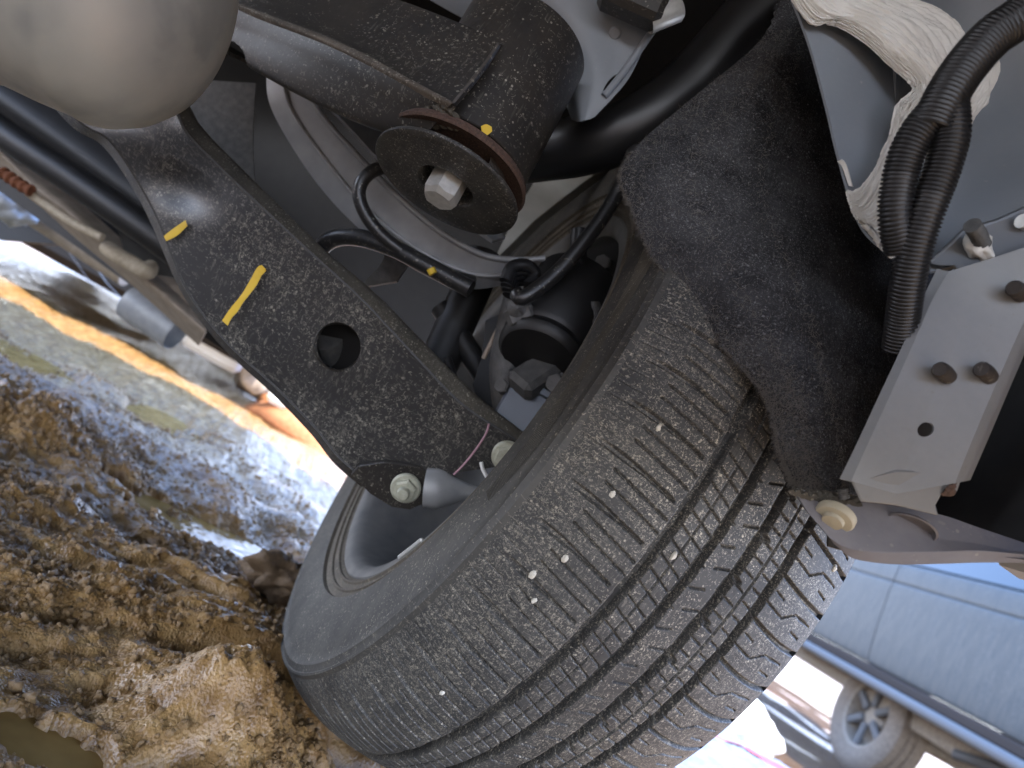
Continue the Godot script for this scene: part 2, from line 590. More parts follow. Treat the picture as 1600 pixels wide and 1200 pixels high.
	mat("muddy_frame", Color.BLACK, 0.8, 0.0, noise_texture(41, 0.03, [[0.0, srgb(0.16, 0.13, 0.1)], [1.0, srgb(0.34, 0.29, 0.22)]]), 0.4, fine, 0.1)
	mat("muddy_tyre", Color.BLACK, 0.85, 0.0, noise_texture(42, 0.03, [[0.0, srgb(0.1, 0.08, 0.06)], [1.0, srgb(0.24, 0.19, 0.14)]]), 0.4)
	mat("window_glass", Color(0.03, 0.04, 0.045), 0.05)
	mat("white_bag", Color(0.78, 0.78, 0.76), 0.7, 0.0, null, 0.3, fine, 0.3)
	mat("orange_dirt", Color.BLACK, 0.9, 0.0, noise_texture(43, 0.03, [[0.0, srgb(0.26, 0.1, 0.04)], [1.0, srgb(0.44, 0.2, 0.09)]]), 0.5, fine, 0.3)
	mat("lane_dirt_shade", Color.BLACK, 0.85, 0.0, noise_texture(46, 0.02, [[0.0, srgb(0.08, 0.04, 0.015)], [1.0, srgb(0.2, 0.11, 0.045)]]), 0.8, fine, 0.6)  # lane dirt, its colour darkened to stand for shade lying there
	mat("tarp", Color.BLACK, 0.6, 0.0, noise_texture(47, 0.02, [[0.0, srgb(0.09, 0.11, 0.16)], [1.0, srgb(0.22, 0.24, 0.28)]]), 0.4, fine, 0.2)
	mat("red_band", Color(0.32, 0.05, 0.06), 0.6)
	mat("tan_dust", Color.BLACK, 0.85, 0.0, splashed(48, Color(0.035, 0.031, 0.027), Color(0.13, 0.105, 0.08), 0.9, 600, pale, 6.0, 3000, 512), 0.12, fine, 0.03)
	mat("rusty", Color.BLACK, 0.85, 0.0, noise_texture(49, 0.05, [[0.0, srgb(0.07, 0.022, 0.012)], [1.0, srgb(0.3, 0.11, 0.04)]]), 0.1, fine, 0.08)
	mat("cream_steel", Color.BLACK, 0.6, 0.0, noise_texture(50, 0.03, [[0.0, srgb(0.26, 0.22, 0.16)], [1.0, srgb(0.46, 0.4, 0.31)]]), 0.15)
	mat("far_dark", Color(0.012, 0.012, 0.013), 0.55, 0.0, null, 0.3, null, 0.1, 0.25)
	mat("far_white", Color(0.74, 0.75, 0.74), 0.35)
	mat("far_glass", Color(0.05, 0.06, 0.07), 0.08)
	mat("red_plastic", Color(0.5, 0.09, 0.06), 0.5)


# ---------------------------------------------------------------- the scene
func _ready() -> void:
	var cam := Camera3D.new()
	cam.name = "camera"
	cam.transform = Transform3D(Basis(Vector3(0.816846, 0.492921, 0.299652), Vector3(-0.504150, 0.862472, -0.044442), Vector3(-0.280348, -0.114767, 0.953013)), Vector3(-0.295785, 0.295600, 0.739380))
	var lens := CameraAttributesPhysical.new()
	lens.frustum_focal_length = 31.73
	lens.frustum_focus_distance = 0.48
	lens.frustum_near = 0.05
	lens.frustum_far = 400.0
	lens.exposure_aperture = 9.0
	cam.attributes = lens
	cam.fov = 57.75
	add_child(cam)

	var sky := ProceduralSkyMaterial.new()
	sky.sky_top_color = Color(0.4, 0.52, 0.72)
	sky.sky_horizon_color = Color(0.88, 0.89, 0.9)
	sky.sky_curve = 0.12
	sky.ground_bottom_color = Color(0.3, 0.24, 0.18)
	sky.ground_horizon_color = Color(0.6, 0.56, 0.5)
	sky.sky_energy_multiplier = 1.3
	var env := Environment.new()
	env.background_mode = Environment.BG_SKY
	env.sky = Sky.new()
	env.sky.sky_material = sky
	env.tonemap_mode = Environment.TONE_MAPPER_LINEAR
	env.tonemap_exposure = 8.6
	env.sdfgi_enabled = true
	env.ssao_enabled = true
	env.ssil_enabled = true
	var we := WorldEnvironment.new()
	we.name = "environment"
	we.environment = env
	add_child(we)
	var sun := DirectionalLight3D.new()
	sun.name = "sun"
	sun.light_energy = 0.6
	sun.light_color = Color(1.0, 0.95, 0.87)
	sun.light_angular_distance = 0.5
	sun.shadow_enabled = true
	sun.look_at_from_position(Vector3(1.0, 6.0, 3.4), Vector3.ZERO)
	add_child(sun)

	make_materials()
	make_ground()
	car = thing("parked_car", Vector3.ZERO, "parked car seen from below behind its dusty rear wheel", "car")
	make_underbody()
	make_wheel()
	make_arm()
	make_mount()
	make_links()
	make_knuckle()
	make_liner()
	make_body_side()
	make_exhaust()
	make_other_car()
	make_beyond()
	make_small_things()


# ---------------------------------------------------------------- mud
var g1: FastNoiseLite
var g2: FastNoiseLite
var g3: FastNoiseLite
var g4: FastNoiseLite
const PUDDLES := [[Vector2(-0.8, -1.12), 0.13, 0.09], [Vector2(-0.47, -1.2), 0.09, 0.12], [Vector2(-0.31, -0.42), 0.13, 0.07], [Vector2(-0.3, 0.21), 0.04, 0.03]]
var levels := PackedFloat32Array()


func bump(x: float, z: float, cx: float, cz: float, rx: float, rz: float) -> float:
	var d := Vector2((x - cx) / rx, (z - cz) / rz).length()
	return 1.0 - smoothstep(0.0, 1.0, d)


func ground_height(x: float, z: float) -> float:
	var h := bare_height(x, z)
	for k in PUDDLES.size():
		var p: Array = PUDDLES[k]
		var b := bump(x, z, p[0].x, p[0].y, p[1] * 1.5, p[2] * 1.5)
		if b > 0.0:
			b += (1.0 * g3.get_noise_2d(x * 0.7, z * 0.7) + 0.5 * g1.get_noise_2d(x * 6.0, z * 6.0) + 0.25 * g4.get_noise_2d(x, z)) * minf(b * 3.0, 1.0)
			h = lerpf(h, levels[k] - 0.016 + (h - levels[k]) * 0.15, smoothstep(0.12, 0.5, b))
	return h


func bare_height(x: float, z: float) -> float:
	var h := -0.01 + 0.035 * g1.get_noise_2d(x, z)
	var near := 1.0 - smoothstep(1.6, 4.0, Vector2(x + 0.3, z).length())
	# smears left by a sliding tyre fan out from the wheel as broad smooth lobes
	var fan := Vector2(x - 0.05, z)
	var turn := atan2(fan.y, -fan.x)
	var lobe := g2.get_noise_2d(turn * 1.15 + 5.0, fan.length() * 0.8)
	var fine := g2.get_noise_2d(turn * 9.0, fan.length() * 0.7 + 3.0)
	var rough := smoothstep(0.0, 0.4, g1.get_noise_2d(x * 1.9 + 7.0, z * 1.9))
	rough = maxf(rough * 0.6, bump(x, z, -0.62, -0.52, 0.45, 0.3))
	rough = maxf(rough, bump(x, z, -0.2, 0.13, 0.13, 0.12))
	rough = maxf(rough, 0.8 * bump(x, z, -0.15, -0.12, 0.12, 0.14))
	rough = maxf(rough, 0.28 + 0.3 * g3.get_noise_2d(x * 0.4 + 3.0, z * 0.4))
	var grain := g4.get_noise_2d(x * 2.2, z * 2.2)
	h += near * (0.032 * lobe * (1.0 - rough * 0.7) + 0.0012 * fine * (1.0 - rough) + 0.02 * rough * g3.get_noise_2d(x, z) + 0.008 * rough * g4.get_noise_2d(x, z) + (0.0008 + 0.0014 * rough) * grain)
	# the ridge of mud pushed up inside the tyre, the bank beside the puddles, the heap in front
	h += 0.035 * bump(x, z, -0.25, -0.04, 0.22, 0.24) + 0.06 * bump(x, z, -0.2, 0.13, 0.1, 0.08) + 0.04 * bump(x, z, -0.6, -0.5, 0.4, 0.24) + 0.05 * bump(x, z, -0.58, -0.74, 0.4, 0.12)
	h -= 0.05 * bump(x, z, 0.0, 0.06, 0.16, 0.34)
	# the lane to the right lies lower
	h -= 0.36 * smoothstep(0.9, 3.0, x)
	return h


func make_ground() -> void:
	g1 = noise(51, 1.6, 3)
	g2 = noise(52, 3.0, 4)
	g3 = noise(53, 14.0, 4)
	g4 = noise(54, 60.0, 4)
	for p in PUDDLES:
		levels.append(bare_height(p[0].x, p[0].y) - 0.008)
	var steps := func(lo: float, hi: float, a: float, b: float, fine: float) -> PackedFloat32Array:
		var out := PackedFloat32Array()
		var x := a
		while x < b:
			out.append(x)
			x += fine
		var s := fine
		x = b
		while x < hi:
			out.append(x)
			s *= 1.12
			x += s
		out.append(hi)
		s = fine
		x = a - s
		while x > lo:
			out.insert(0, x)
			s *= 1.12
			x -= s
		out.insert(0, lo)
		return out
	var xs: PackedFloat32Array = steps.call(-60.0, 60.0, -1.1, 0.14, 0.0034)
	var zs: PackedFloat32Array = steps.call(-120.0, 30.0, -0.75, 0.36, 0.0034)
	var w := xs.size()
	var h := zs.size()
	var v := PackedVector3Array()
	var n := PackedVector3Array()
	v.resize(w * h)
	n.resize(w * h)
	for j in h:
		for k in w:
			v[j * w + k] = Vector3(xs[k], ground_height(xs[k], zs[j]), zs[j])
	for j in h:
		for k in w:
			var a := v[j * w + mini(k + 1, w - 1)] - v[j * w + maxi(k - 1, 0)]
			var b := v[mini(j + 1, h - 1) * w + k] - v[maxi(j - 1, 0) * w + k]
			n[j * w + k] = b.cross(a).normalized()
	var idx := PackedInt32Array()
	idx.resize((w - 1) * (h - 1) * 6)
	var at := 0
	for j in h - 1:
		for k in w - 1:
			var q := j * w + k
			idx[at] = q; idx[at + 1] = q + 1; idx[at + 2] = q + w + 1
			idx[at + 3] = q; idx[at + 4] = q + w + 1; idx[at + 5] = q + w
			at += 6
	var g := Geo.new()
	g.v = v
	g.n = n
	g.t.resize(v.size())
	g.i = idx
	put("ground", g, M.mud).set_meta("kind", "structure")
	for n_ in PUDDLES.size():
		var p: Array = PUDDLES[n_]
		var q := Geo.new()
		var pts := []
		for k in 40:
			var a := TAU * k / 40.0
			pts.append(Vector3(p[0].x + cos(a) * p[1] * 1.5, levels[n_], p[0].y + sin(a) * p[2] * 1.5))
		pts.reverse()
		q.flat(pts, Vector3.UP)
		put("water", q, M.muddy_water).set_meta("kind", "structure")
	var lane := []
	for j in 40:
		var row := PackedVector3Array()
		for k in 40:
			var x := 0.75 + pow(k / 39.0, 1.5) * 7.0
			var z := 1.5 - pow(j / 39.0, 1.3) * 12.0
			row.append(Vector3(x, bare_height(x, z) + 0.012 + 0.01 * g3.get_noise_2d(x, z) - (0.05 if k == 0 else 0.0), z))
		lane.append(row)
	put("path", sheet(lane, 120, 120, 0.0), M.lane_dirt_shade).set_meta("kind", "structure")  # separate sheet over the mud, with the lane's shade in its colour
	var rng := RandomNumberGenerator.new()
	rng.seed = 77
	var mm := MultiMesh.new()
	mm.transform_format = MultiMesh.TRANSFORM_3D
	mm.mesh = lump(Vector3(1, 0.66, 0.85), 3, 0.6, 5).mesh()
	var spots: Array[Transform3D] = []
	while spots.size() < 60000:
		var x := rng.randf_range(-1.3, -0.08)
		var z := rng.randf_range(-1.3, 0.34)
		var keep := smoothstep(-0.1, 0.5, g1.get_noise_2d(x * 1.9 + 7.0, z * 1.9)) + 0.15
		if rng.randf() > keep or z < -0.75 and rng.randf() < 0.6:
			continue
		var s := 0.0008 + 0.0032 * pow(rng.randf(), 6.0) + 0.0045 * pow(rng.randf(), 50.0)
		var b := Basis.from_euler(Vector3(rng.randf() * TAU, rng.randf() * TAU, rng.randf() * TAU)).scaled(Vector3.ONE * s)
		spots.append(Transform3D(b, Vector3(x, ground_height(x, z) + s * 0.3, z)))
	mm.instance_count = spots.size()
	for k in spots.size():
		mm.set_instance_transform(k, spots[k])
	var o := MultiMeshInstance3D.new()
	o.name = "mud_grit"
	o.multimesh = mm
	o.material_override = M.mud_stone
	add_child(o)
	tag(o, "loose brown grit scattered over the wet mud", "grit")
	o.set_meta("kind", "stuff")


# ---------------------------------------------------------------- the wheel
const R := 0.36
const WHEEL := Transform3D(Basis(Vector3(0.995187, -0.097998, 0.000000), Vector3(0.097998, 0.995187, 0.000000), Vector3(0, 0, 1)), Vector3(0, 0.35, 0))


func tread_radius(t: float) -> float:
	return R - 0.021 * pow(absf(t) / 0.11, 3.2)


func line(d: float, half: float) -> float:
	return 1.0 - smoothstep(half * 0.7, half * 1.15, absf(d))


func saw(s: float, pitch: float) -> float:
	return fposmod(s + pitch * 0.5, pitch) - pitch * 0.5


# How deep the tread is cut at t across and s along the tyre, in metres.
func cut(t: float, s: float) -> float:
	var d := 0.0
	var pi := 0.0335
	var a := s - 0.5175
	# four long grooves with stepped edges
	var k := fposmod(a + 0.006, pi) / pi
	var e := 0.0008 if k < 0.3 else (-0.0004 if k < 0.62 else 0.0003)
	for g in [[-0.0425, 0.0036, 0.0], [-0.0128, 0.0032, 0.4], [0.0140, 0.0032, 0.15], [0.0442, 0.0033, 0.65]]:
		var kk := fposmod(k + g[2], 1.0)
		var left: float = g[1] + (0.0004 if kk < 0.34 else 0.0)
		var right: float = g[1] + (0.0004 if kk > 0.46 and kk < 0.8 else 0.0)
		var q: float = t - g[0]
		var wall := 1.0 - smoothstep((left if q < 0 else right) - 0.0004, (left if q < 0 else right) + 0.0005, absf(q))
		d = maxf(d, 0.0068 * wall)
	if t < -0.046:
		# inner shoulder: a wide slot, then two sipes
		var f := (t + 0.106) / 0.057
		var slot := saw(a - 0.0045 * f * f, pi)
		if f > -0.12 and f < 0.96:
			d = maxf(d, line(slot, 0.0011 + 0.0011 * bump(f, 0, 0.2, 0, 0.5, 1)) * 0.0042 * smoothstep(-0.12, 0.25, f))
		for o in [0.0098, 0.0199]:
			var sp := saw(a - o - 0.15 * (t + 0.0925), pi)
			if t > -0.0925 and t < -0.048:
				d = maxf(d, line(sp, 0.00062) * 0.003)
		if t > -0.118 and t < -0.102:
			d = maxf(d, line(saw(a - 0.013, pi / 3.0), 0.0005) * 0.0007)
	elif t < -0.0375 or (t > -0.0175 and t < -0.009):
		pass
	elif t < -0.016:
		d = maxf(d, line(t + 0.0278, 0.00058) * 0.003)
		d = maxf(d, line(saw(a - 0.3 * (t + 0.037) - 0.002, pi / 3.0), 0.00056) * 0.003)
	elif t < 0.0105:
		var dash := saw(a - 0.0055 + 0.46 * t, pi / 2.0)
		var second := fposmod(a + 0.008, pi) < pi * 0.5
		if (second and t > -0.009 and t < 0.0032) or (not second and t > -0.001 and t < 0.0104):
			d = maxf(d, line(dash, 0.0006) * 0.003)
	elif t > 0.0172 and t < 0.041:
		d = maxf(d, line(t - 0.0297, 0.00058) * 0.003)
		if absf(t - 0.0297) > 0.002:
			d = maxf(d, line(saw(a - 0.18 * (t - 0.0175) - (0.0 if t < 0.0297 else 0.004), pi / 3.0), 0.00058) * 0.003)
		if t < 0.0225:
			d = maxf(d, line(saw(a - 0.0195 - 0.3 * (t - 0.0175), pi), 0.0016) * 0.004)
	elif t > 0.048:
		var po := 0.0352
		var b := s - 0.5473
		var f := (t - 0.0484) / 0.055
		var sl := saw(b - 0.006 * (1.0 - (1.0 - f) * (1.0 - f)), po)
		d = maxf(d, line(sl, 0.0012 + 0.0006 * f) * 0.0045)
		var z := 0.0
		if t < 0.068: z = 0.0031 * (t - 0.0507) / 0.0173
		elif t < 0.079: z = 0.0031 - 0.0078 * (t - 0.068) / 0.011
		else: z = -0.0047 + 0.0009 * (t - 0.079) / 0.024
		if t < 0.1035:
			d = maxf(d, line(saw(b - 0.0215 - z, po), 0.0006) * 0.003)
		if t > 0.086 and t < 0.1:
			d = maxf(d, line(saw(b - 0.029 - 0.1 * (t - 0.09), po), 0.0006) * 0.003)
		if t > 0.05 and t < 0.06:
			d = maxf(d, line(saw(b - 0.0115 - 0.2 * (t - 0.05), po), 0.0005) * 0.0025)
	return d


func make_wheel() -> void:
	# tread: a fine net where one looks at it, a coarse one round the rest
	var ts := PackedFloat32Array()
	var t := -0.1205
	while t < 0.1155:
		ts.append(t)
		t += 0.00085
	var angles := PackedFloat32Array()
	var a := deg_to_rad(48.0)
	while a < deg_to_rad(178.0):
		angles.append(a)
		a += 0.00075 / R
	var last := a
	while last < deg_to_rad(48.0) + TAU:
		angles.append(last)
		last += deg_to_rad(2.0)
	angles.append(deg_to_rad(48.0) + TAU)
	var w := ts.size()
	var h := angles.size()
	var fine_end := deg_to_rad(178.0)
	var v := PackedVector3Array()
	var n := PackedVector3Array()
	var uv := PackedVector2Array()
	v.resize(w * h)
	n.resize(w * h)
	uv.resize(w * h)
	for j in h:
		var th := angles[j]
		var s := th * R
		var o := Vector3(0, cos(th), sin(th))
		for k in w:
			var r := tread_radius(ts[k])
			if th < fine_end:
				r -= cut(ts[k], s)
			v[j * w + k] = Vector3(ts[k], 0, 0) + o * r
			uv[j * w + k] = Vector2(ts[k], s)
	for j in h:
		for k in w:
			var p := v[j * w + mini(k + 1, w - 1)] - v[j * w + maxi(k - 1, 0)]
			var q := v[mini(j + 1, h - 1) * w + k] - v[maxi(j - 1, 0) * w + k]
			n[j * w + k] = p.cross(q).normalized()
	for j in h:
		for k in w:
			if n[j * w + k].dot(v[j * w + k]) < 0.0:
				n[j * w + k] = -n[j * w + k]
	var idx := PackedInt32Array()
	idx.resize((w - 1) * (h - 1) * 6)
	var at := 0
	for j in h - 1:
		for k in w - 1:
			var b := j * w + k
			idx[at] = b; idx[at + 1] = b + 1; idx[at + 2] = b + w + 1
			idx[at + 3] = b; idx[at + 4] = b + w + 1; idx[at + 5] = b + w
			at += 6
	var g := Geo.new()
	g.v = v
	g.n = n
	g.t = uv
	g.i = idx
	var bead := PackedVector2Array()
	for q in [[-0.109, 0.2275], [-0.1125, 0.2325], [-0.1165, 0.238], [-0.1188, 0.2386], [-0.1192, 0.2402], [-0.1178, 0.242], [-0.1184, 0.2475], [-0.1208, 0.2482], [-0.1212, 0.2496], [-0.1198, 0.251], [-0.1212, 0.2575], [-0.1252, 0.2584]]:
		bead.append(Vector2(q[0], q[1]))
	var side := PackedVector2Array()
	for q in [[-0.1252, 0.2584], [-0.1266, 0.264], [-0.1276, 0.275], [-0.1284, 0.288], [-0.1283, 0.301], [-0.1272, 0.3125], [-0.1262, 0.319], [-0.1268, 0.3205], [-0.1268, 0.3225], [-0.1254, 0.3245], [-0.1244, 0.3275], [-0.1252, 0.3288], [-0.1245, 0.3305], [-0.1205, tread_radius(-0.1205)]]:
		side.append(Vector2(q[0], q[1]))
	var wheel := Node3D.new()
	wheel.name = "wheel"
	wheel.transform = WHEEL
	car.add_child(wheel)
	var tyre := put("tyre", g, M.tyre_rubber, wheel, "dusty black tyre with four grooves and slanted sipes")
	put("sidewall", lathe(side, 220, 0, TAU, 34.0), M.tyre_side, wheel)
	put("bead_ring", lathe(bead, 220, 0, TAU, 34.0), M.bead_dust, wheel)
	var outer := PackedVector2Array()
	for q in [[0.1155, tread_radius(0.1155)], [0.1255, 0.31], [0.128, 0.285], [0.125, 0.255], [0.109, 0.2275]]:
		outer.append(Vector2(q[0], q[1]))
	put("sidewall", lathe(outer, 96), M.tyre_side, wheel)
	# a band of fine moulded ribs low on the sidewall
	var band := Geo.new()
	for k in 330:
		var th := deg_to_rad(28.0) + k * 0.0042
		var o := Vector3(0, cos(th), sin(th))
		var x := Vector3(0, -sin(th), cos(th)) * 0.00032
		var far := 0.305 + 0.004 * sin(k * 0.05)
		var p := o * 0.288 + Vector3(-0.1287, 0, 0)
		var q := o * far + Vector3(-0.1283, 0, 0)
		var out := Vector3(-0.0005, 0, 0)
		band.flat([p - x, q - x, q + out, p + out], Vector3(-0.7, 0, 0) - x.normalized() * 0.7)
		band.flat([p + x, q + x, q + out, p + out], Vector3(-0.7, 0, 0) + x.normalized() * 0.7)
	put("moulded_ribs", band, M.dusty_edge, wheel).set_meta("kind", "stuff")
	var rim := PackedVector2Array()
	for q in [[-0.108, 0.2275], [-0.1125, 0.2335], [-0.1145, 0.2345], [-0.1155, 0.233], [-0.1145, 0.2265], [-0.111, 0.2195], [-0.104, 0.2155], [-0.096, 0.2135], [-0.075, 0.2095], [-0.045, 0.2075], [-0.02, 0.206], [0.0, 0.2], [0.018, 0.185], [0.03, 0.16], [0.034, 0.1], [0.034, 0.02]]:
		rim.append(Vector2(q[0], q[1]))
	var rim_mesh := lathe(rim, 128)
	put("rim", rim_mesh, M.rim_paint, wheel)
	# a stick-on balance weight on the lip
	var th0 := deg_to_rad(134.0)
	var bw := Geo.new()
	bw.add(block(Vector3(0.006, 0.004, 0.038), 0.0015).moved(Transform3D(Basis(Vector3.RIGHT, PI * 0.5 + th0 - PI * 0.5), Vector3(-0.1165, 0, 0) + Vector3(0, cos(th0), sin(th0)) * 0.231)))
	put("balance_weight", bw, M.zinc, wheel)


# ---------------------------------------------------------------- suspension arm
func make_arm() -> void:
	var low := PackedVector3Array([Vector3(-0.6735, 0.4244, -0.0697), Vector3(-0.5808, 0.3875, -0.0364), Vector3(-0.5388, 0.3834, -0.0141), Vector3(-0.4955, 0.3621, -0.0039), Vector3(-0.4563, 0.3376, 0.0152), Vector3(-0.4058, 0.2979, 0.0305), Vector3(-0.3524, 0.2747, 0.0487), Vector3(-0.2936, 0.2610, 0.0696), Vector3(-0.2459, 0.2475, 0.0872), Vector3(-0.2142, 0.2349, 0.0950), Vector3(-0.1818, 0.2288, 0.1038)])
	var mid := PackedVector3Array([Vector3(-0.6123, 0.4412, -0.0235), Vector3(-0.5376, 0.4114, -0.0019), Vector3(-0.5052, 0.4029, 0.0107), Vector3(-0.4621, 0.3867, 0.0257), Vector3(-0.4189, 0.3658, 0.0485), Vector3(-0.3633, 0.3428, 0.0694), Vector3(-0.3100, 0.3244, 0.0881), Vector3(-0.2514, 0.3074, 0.1085), Vector3(-0.1983, 0.2913, 0.1222), Vector3(-0.1566, 0.2788, 0.1330), Vector3(-0.1256, 0.2738, 0.1415)])
	var high := PackedVector3Array([Vector3(-0.5565, 0.4603, 0.0110), Vector3(-0.4994, 0.4344, 0.0299), Vector3(-0.4748, 0.4181, 0.0404), Vector3(-0.4334, 0.4051, 0.0563), Vector3(-0.3827, 0.3910, 0.0800), Vector3(-0.3271, 0.3767, 0.1020), Vector3(-0.2710, 0.3630, 0.1231), Vector3(-0.2099, 0.3437, 0.1409), Vector3(-0.1547, 0.3275, 0.1551), Vector3(-0.1089, 0.3242, 0.1682), Vector3(-0.0717, 0.3210, 0.1788)])
	var hole := Vector3(-0.2649, 0.3197, 0.1061)
	var press := func(u: float, v: float, _p: Vector3) -> float:
		return -0.006 * bump(u, v, 0.34, 0.42, 0.09, 0.4) + 0.003 * bump(u, v, 0.2, 0.3, 0.12, 0.5) + 0.0003 * sin(u * 23.0 + v * 9.0)
	var holes := [[hole, 0.0213]]
	var g := sheet([low, mid, high], 260, 84, 0.003, holes, true, press)
	var arm := put("control_arm", g, M.arm_paint, car, "black pressed steel suspension arm with a round hole and yellow paint strokes")
	# turned-up edges
	var lip := PackedVector3Array([Vector3(-0.5573, 0.4744, -0.0033), Vector3(-0.5008, 0.4488, 0.0155), Vector3(-0.4733, 0.4335, 0.0270), Vector3(-0.4247, 0.4184, 0.0447), Vector3(-0.3700, 0.4028, 0.0673), Vector3(-0.3166, 0.3879, 0.0875), Vector3(-0.2594, 0.3756, 0.1092), Vector3(-0.2008, 0.3577, 0.1295), Vector3(-0.1493, 0.3428, 0.1460), Vector3(-0.1072, 0.3356, 0.1596), Vector3(-0.0685, 0.3309, 0.1704)])
	var over := PackedVector3Array([Vector3(-0.5524, 0.4732, -0.0230), Vector3(-0.5016, 0.4532, -0.0105), Vector3(-0.4737, 0.4370, 0.0011), Vector3(-0.4250, 0.4196, 0.0185), Vector3(-0.3699, 0.4021, 0.0431), Vector3(-0.3137, 0.3874, 0.0631), Vector3(-0.2555, 0.3747, 0.0840), Vector3(-0.1946, 0.3561, 0.1049), Vector3(-0.1414, 0.3406, 0.1239), Vector3(-0.0993, 0.3339, 0.1407), Vector3(-0.0596, 0.3295, 0.1519)])
	put("flange", sheet([high, lip, over], 160, 10, 0.0025), M.dusty_edge, arm)
	var under := PackedVector3Array([Vector3(-0.6932, 0.4185, -0.0972), Vector3(-0.5940, 0.3815, -0.0620), Vector3(-0.5528, 0.3782, -0.0503), Vector3(-0.5070, 0.3571, -0.0341), Vector3(-0.4673, 0.3316, -0.0203), Vector3(-0.4125, 0.2913, -0.0037), Vector3(-0.3555, 0.2662, 0.0153), Vector3(-0.2944, 0.2517, 0.0367), Vector3(-0.2441, 0.2371, 0.0550), Vector3(-0.2112, 0.2239, 0.0683), Vector3(-0.1790, 0.2178, 0.0823)])
	put("flange", sheet([low, under], 120, 6, 0.0025), M.arm_paint, arm)
	var back1 := PackedVector3Array()
	var back2 := PackedVector3Array()
	for k in low.size():
		var deep := (low[k] + high[k]) * 0.5 - BELOW
		back1.append(low[k] + deep.normalized() * 0.045)
		back2.append(high[k] + deep.normalized() * 0.045)
	put("inner_wall", sheet([low, back1, back2, high], 60, 12, 0.002, [], false), M.dark_paint, arm)
	put("hole_lip", lathe(PackedVector2Array([Vector2(0.0, 0.0222), Vector2(-0.0006, 0.0214), Vector2(0.001, 0.0205), Vector2(0.007, 0.0203), Vector2(0.007, 0.0215)]), 64).moved(axis(hole, Vector3(-0.05, -0.1, -1.0))), M.frame_paint, arm)
	put("spring_seat", tube(PackedVector3Array([Vector3(-0.2750, 0.3217, 0.0613), Vector3(-0.2624, 0.3109, 0.0459)]), 0.014, 4, 24), M.cast_iron, arm)
	# paint strokes
	var press_paint := func(u: float, v: float, _p: Vector3) -> float:
		return 0.0002 + 0.0003 * absf(sin(u * 9.0)) * (1.0 - absf(v * 2.0 - 1.0))
	put("paint_mark", sheet([PackedVector3Array([Vector3(-0.3617, 0.2881, 0.0643), Vector3(-0.3614, 0.2963, 0.0654), Vector3(-0.3607, 0.3040, 0.0676), Vector3(-0.3594, 0.3127, 0.0701), Vector3(-0.3589, 0.3204, 0.0711), Vector3(-0.3591, 0.3328, 0.0736), Vector3(-0.3588, 0.3409, 0.0752), Vector3(-0.3590, 0.3467, 0.0764)]), PackedVector3Array([Vector3(-0.3552, 0.2867, 0.0661), Vector3(-0.3558, 0.2943, 0.0668), Vector3(-0.3544, 0.3018, 0.0692), Vector3(-0.3543, 0.3105, 0.0713), Vector3(-0.3530, 0.3212, 0.0740), Vector3(-0.3520, 0.3316, 0.0766), Vector3(-0.3530, 0.3376, 0.0776), Vector3(-0.3514, 0.3457, 0.0806)])], 24, 6, 0.0002, [], false, press_paint), M.yellow_paint, arm, "long yellow paint stroke")
	put("paint_mark", sheet([PackedVector3Array([Vector3(-0.3592, 0.3353, 0.0755), Vector3(-0.3594, 0.3443, 0.0770), Vector3(-0.3572, 0.3482, 0.0792)]), PackedVector3Array([Vector3(-0.3522, 0.3341, 0.0774), Vector3(-0.3527, 0.3424, 0.0788), Vector3(-0.3520, 0.3467, 0.0805)])], 12, 4, 0.0002, [], false, press_paint), M.yellow_paint, arm)
	put("paint_mark", sheet([PackedVector3Array([Vector3(-0.4471, 0.3287, 0.0236), Vector3(-0.4433, 0.3383, 0.0275), Vector3(-0.4369, 0.3509, 0.0351)]), PackedVector3Array([Vector3(-0.4426, 0.3258, 0.0251), Vector3(-0.4367, 0.3352, 0.0301), Vector3(-0.4326, 0.3471, 0.0369)])], 20, 5, 0.0002, [], false, press_paint), M.yellow_paint, arm, "short yellow paint stroke")
	# the outer end: ear with its bolt, cast spacer, second bolt
	var ear := PackedVector3Array([Vector3(-0.1982, 0.2260, 0.1070), Vector3(-0.1968, 0.2363, 0.1098), Vector3(-0.1804, 0.2508, 0.1195), Vector3(-0.1559, 0.2619, 0.1301), Vector3(-0.1407, 0.2634, 0.1358), Vector3(-0.1322, 0.2540, 0.1372), Vector3(-0.1329, 0.2375, 0.1339), Vector3(-0.1404, 0.2252, 0.1282), Vector3(-0.1540, 0.2191, 0.1213), Vector3(-0.1755, 0.2196, 0.1129)])
	put("ear", plate(ear, Vector3(0.001, 0.003, -0.006)), M.frame_paint, arm)
	put("spacer", lathe(PackedVector2Array([Vector2(-0.012, 0.0), Vector2(-0.012, 0.0175), Vector2(-0.002, 0.018), Vector2(0.004, 0.0165), Vector2(0.012, 0.0125), Vector2(0.026, 0.0075), Vector2(0.038, 0.0045), Vector2(0.04, 0.0)]), 40).moved(axis(Vector3(-0.1287, 0.2543, 0.1361), Vector3(-0.0971, 0.2688, 0.1472) - Vector3(-0.1287, 0.2543, 0.1361))), M.alloy, arm)
	nut(Vector3(-0.1543, 0.2407, 0.1322), Vector3(-0.2, -0.3, 1.0), 0.0135, arm, true)
	nut(Vector3(-0.1007, 0.3085, 0.1719), Vector3(-0.3, -0.25, 1.0), 0.0135, arm, false)


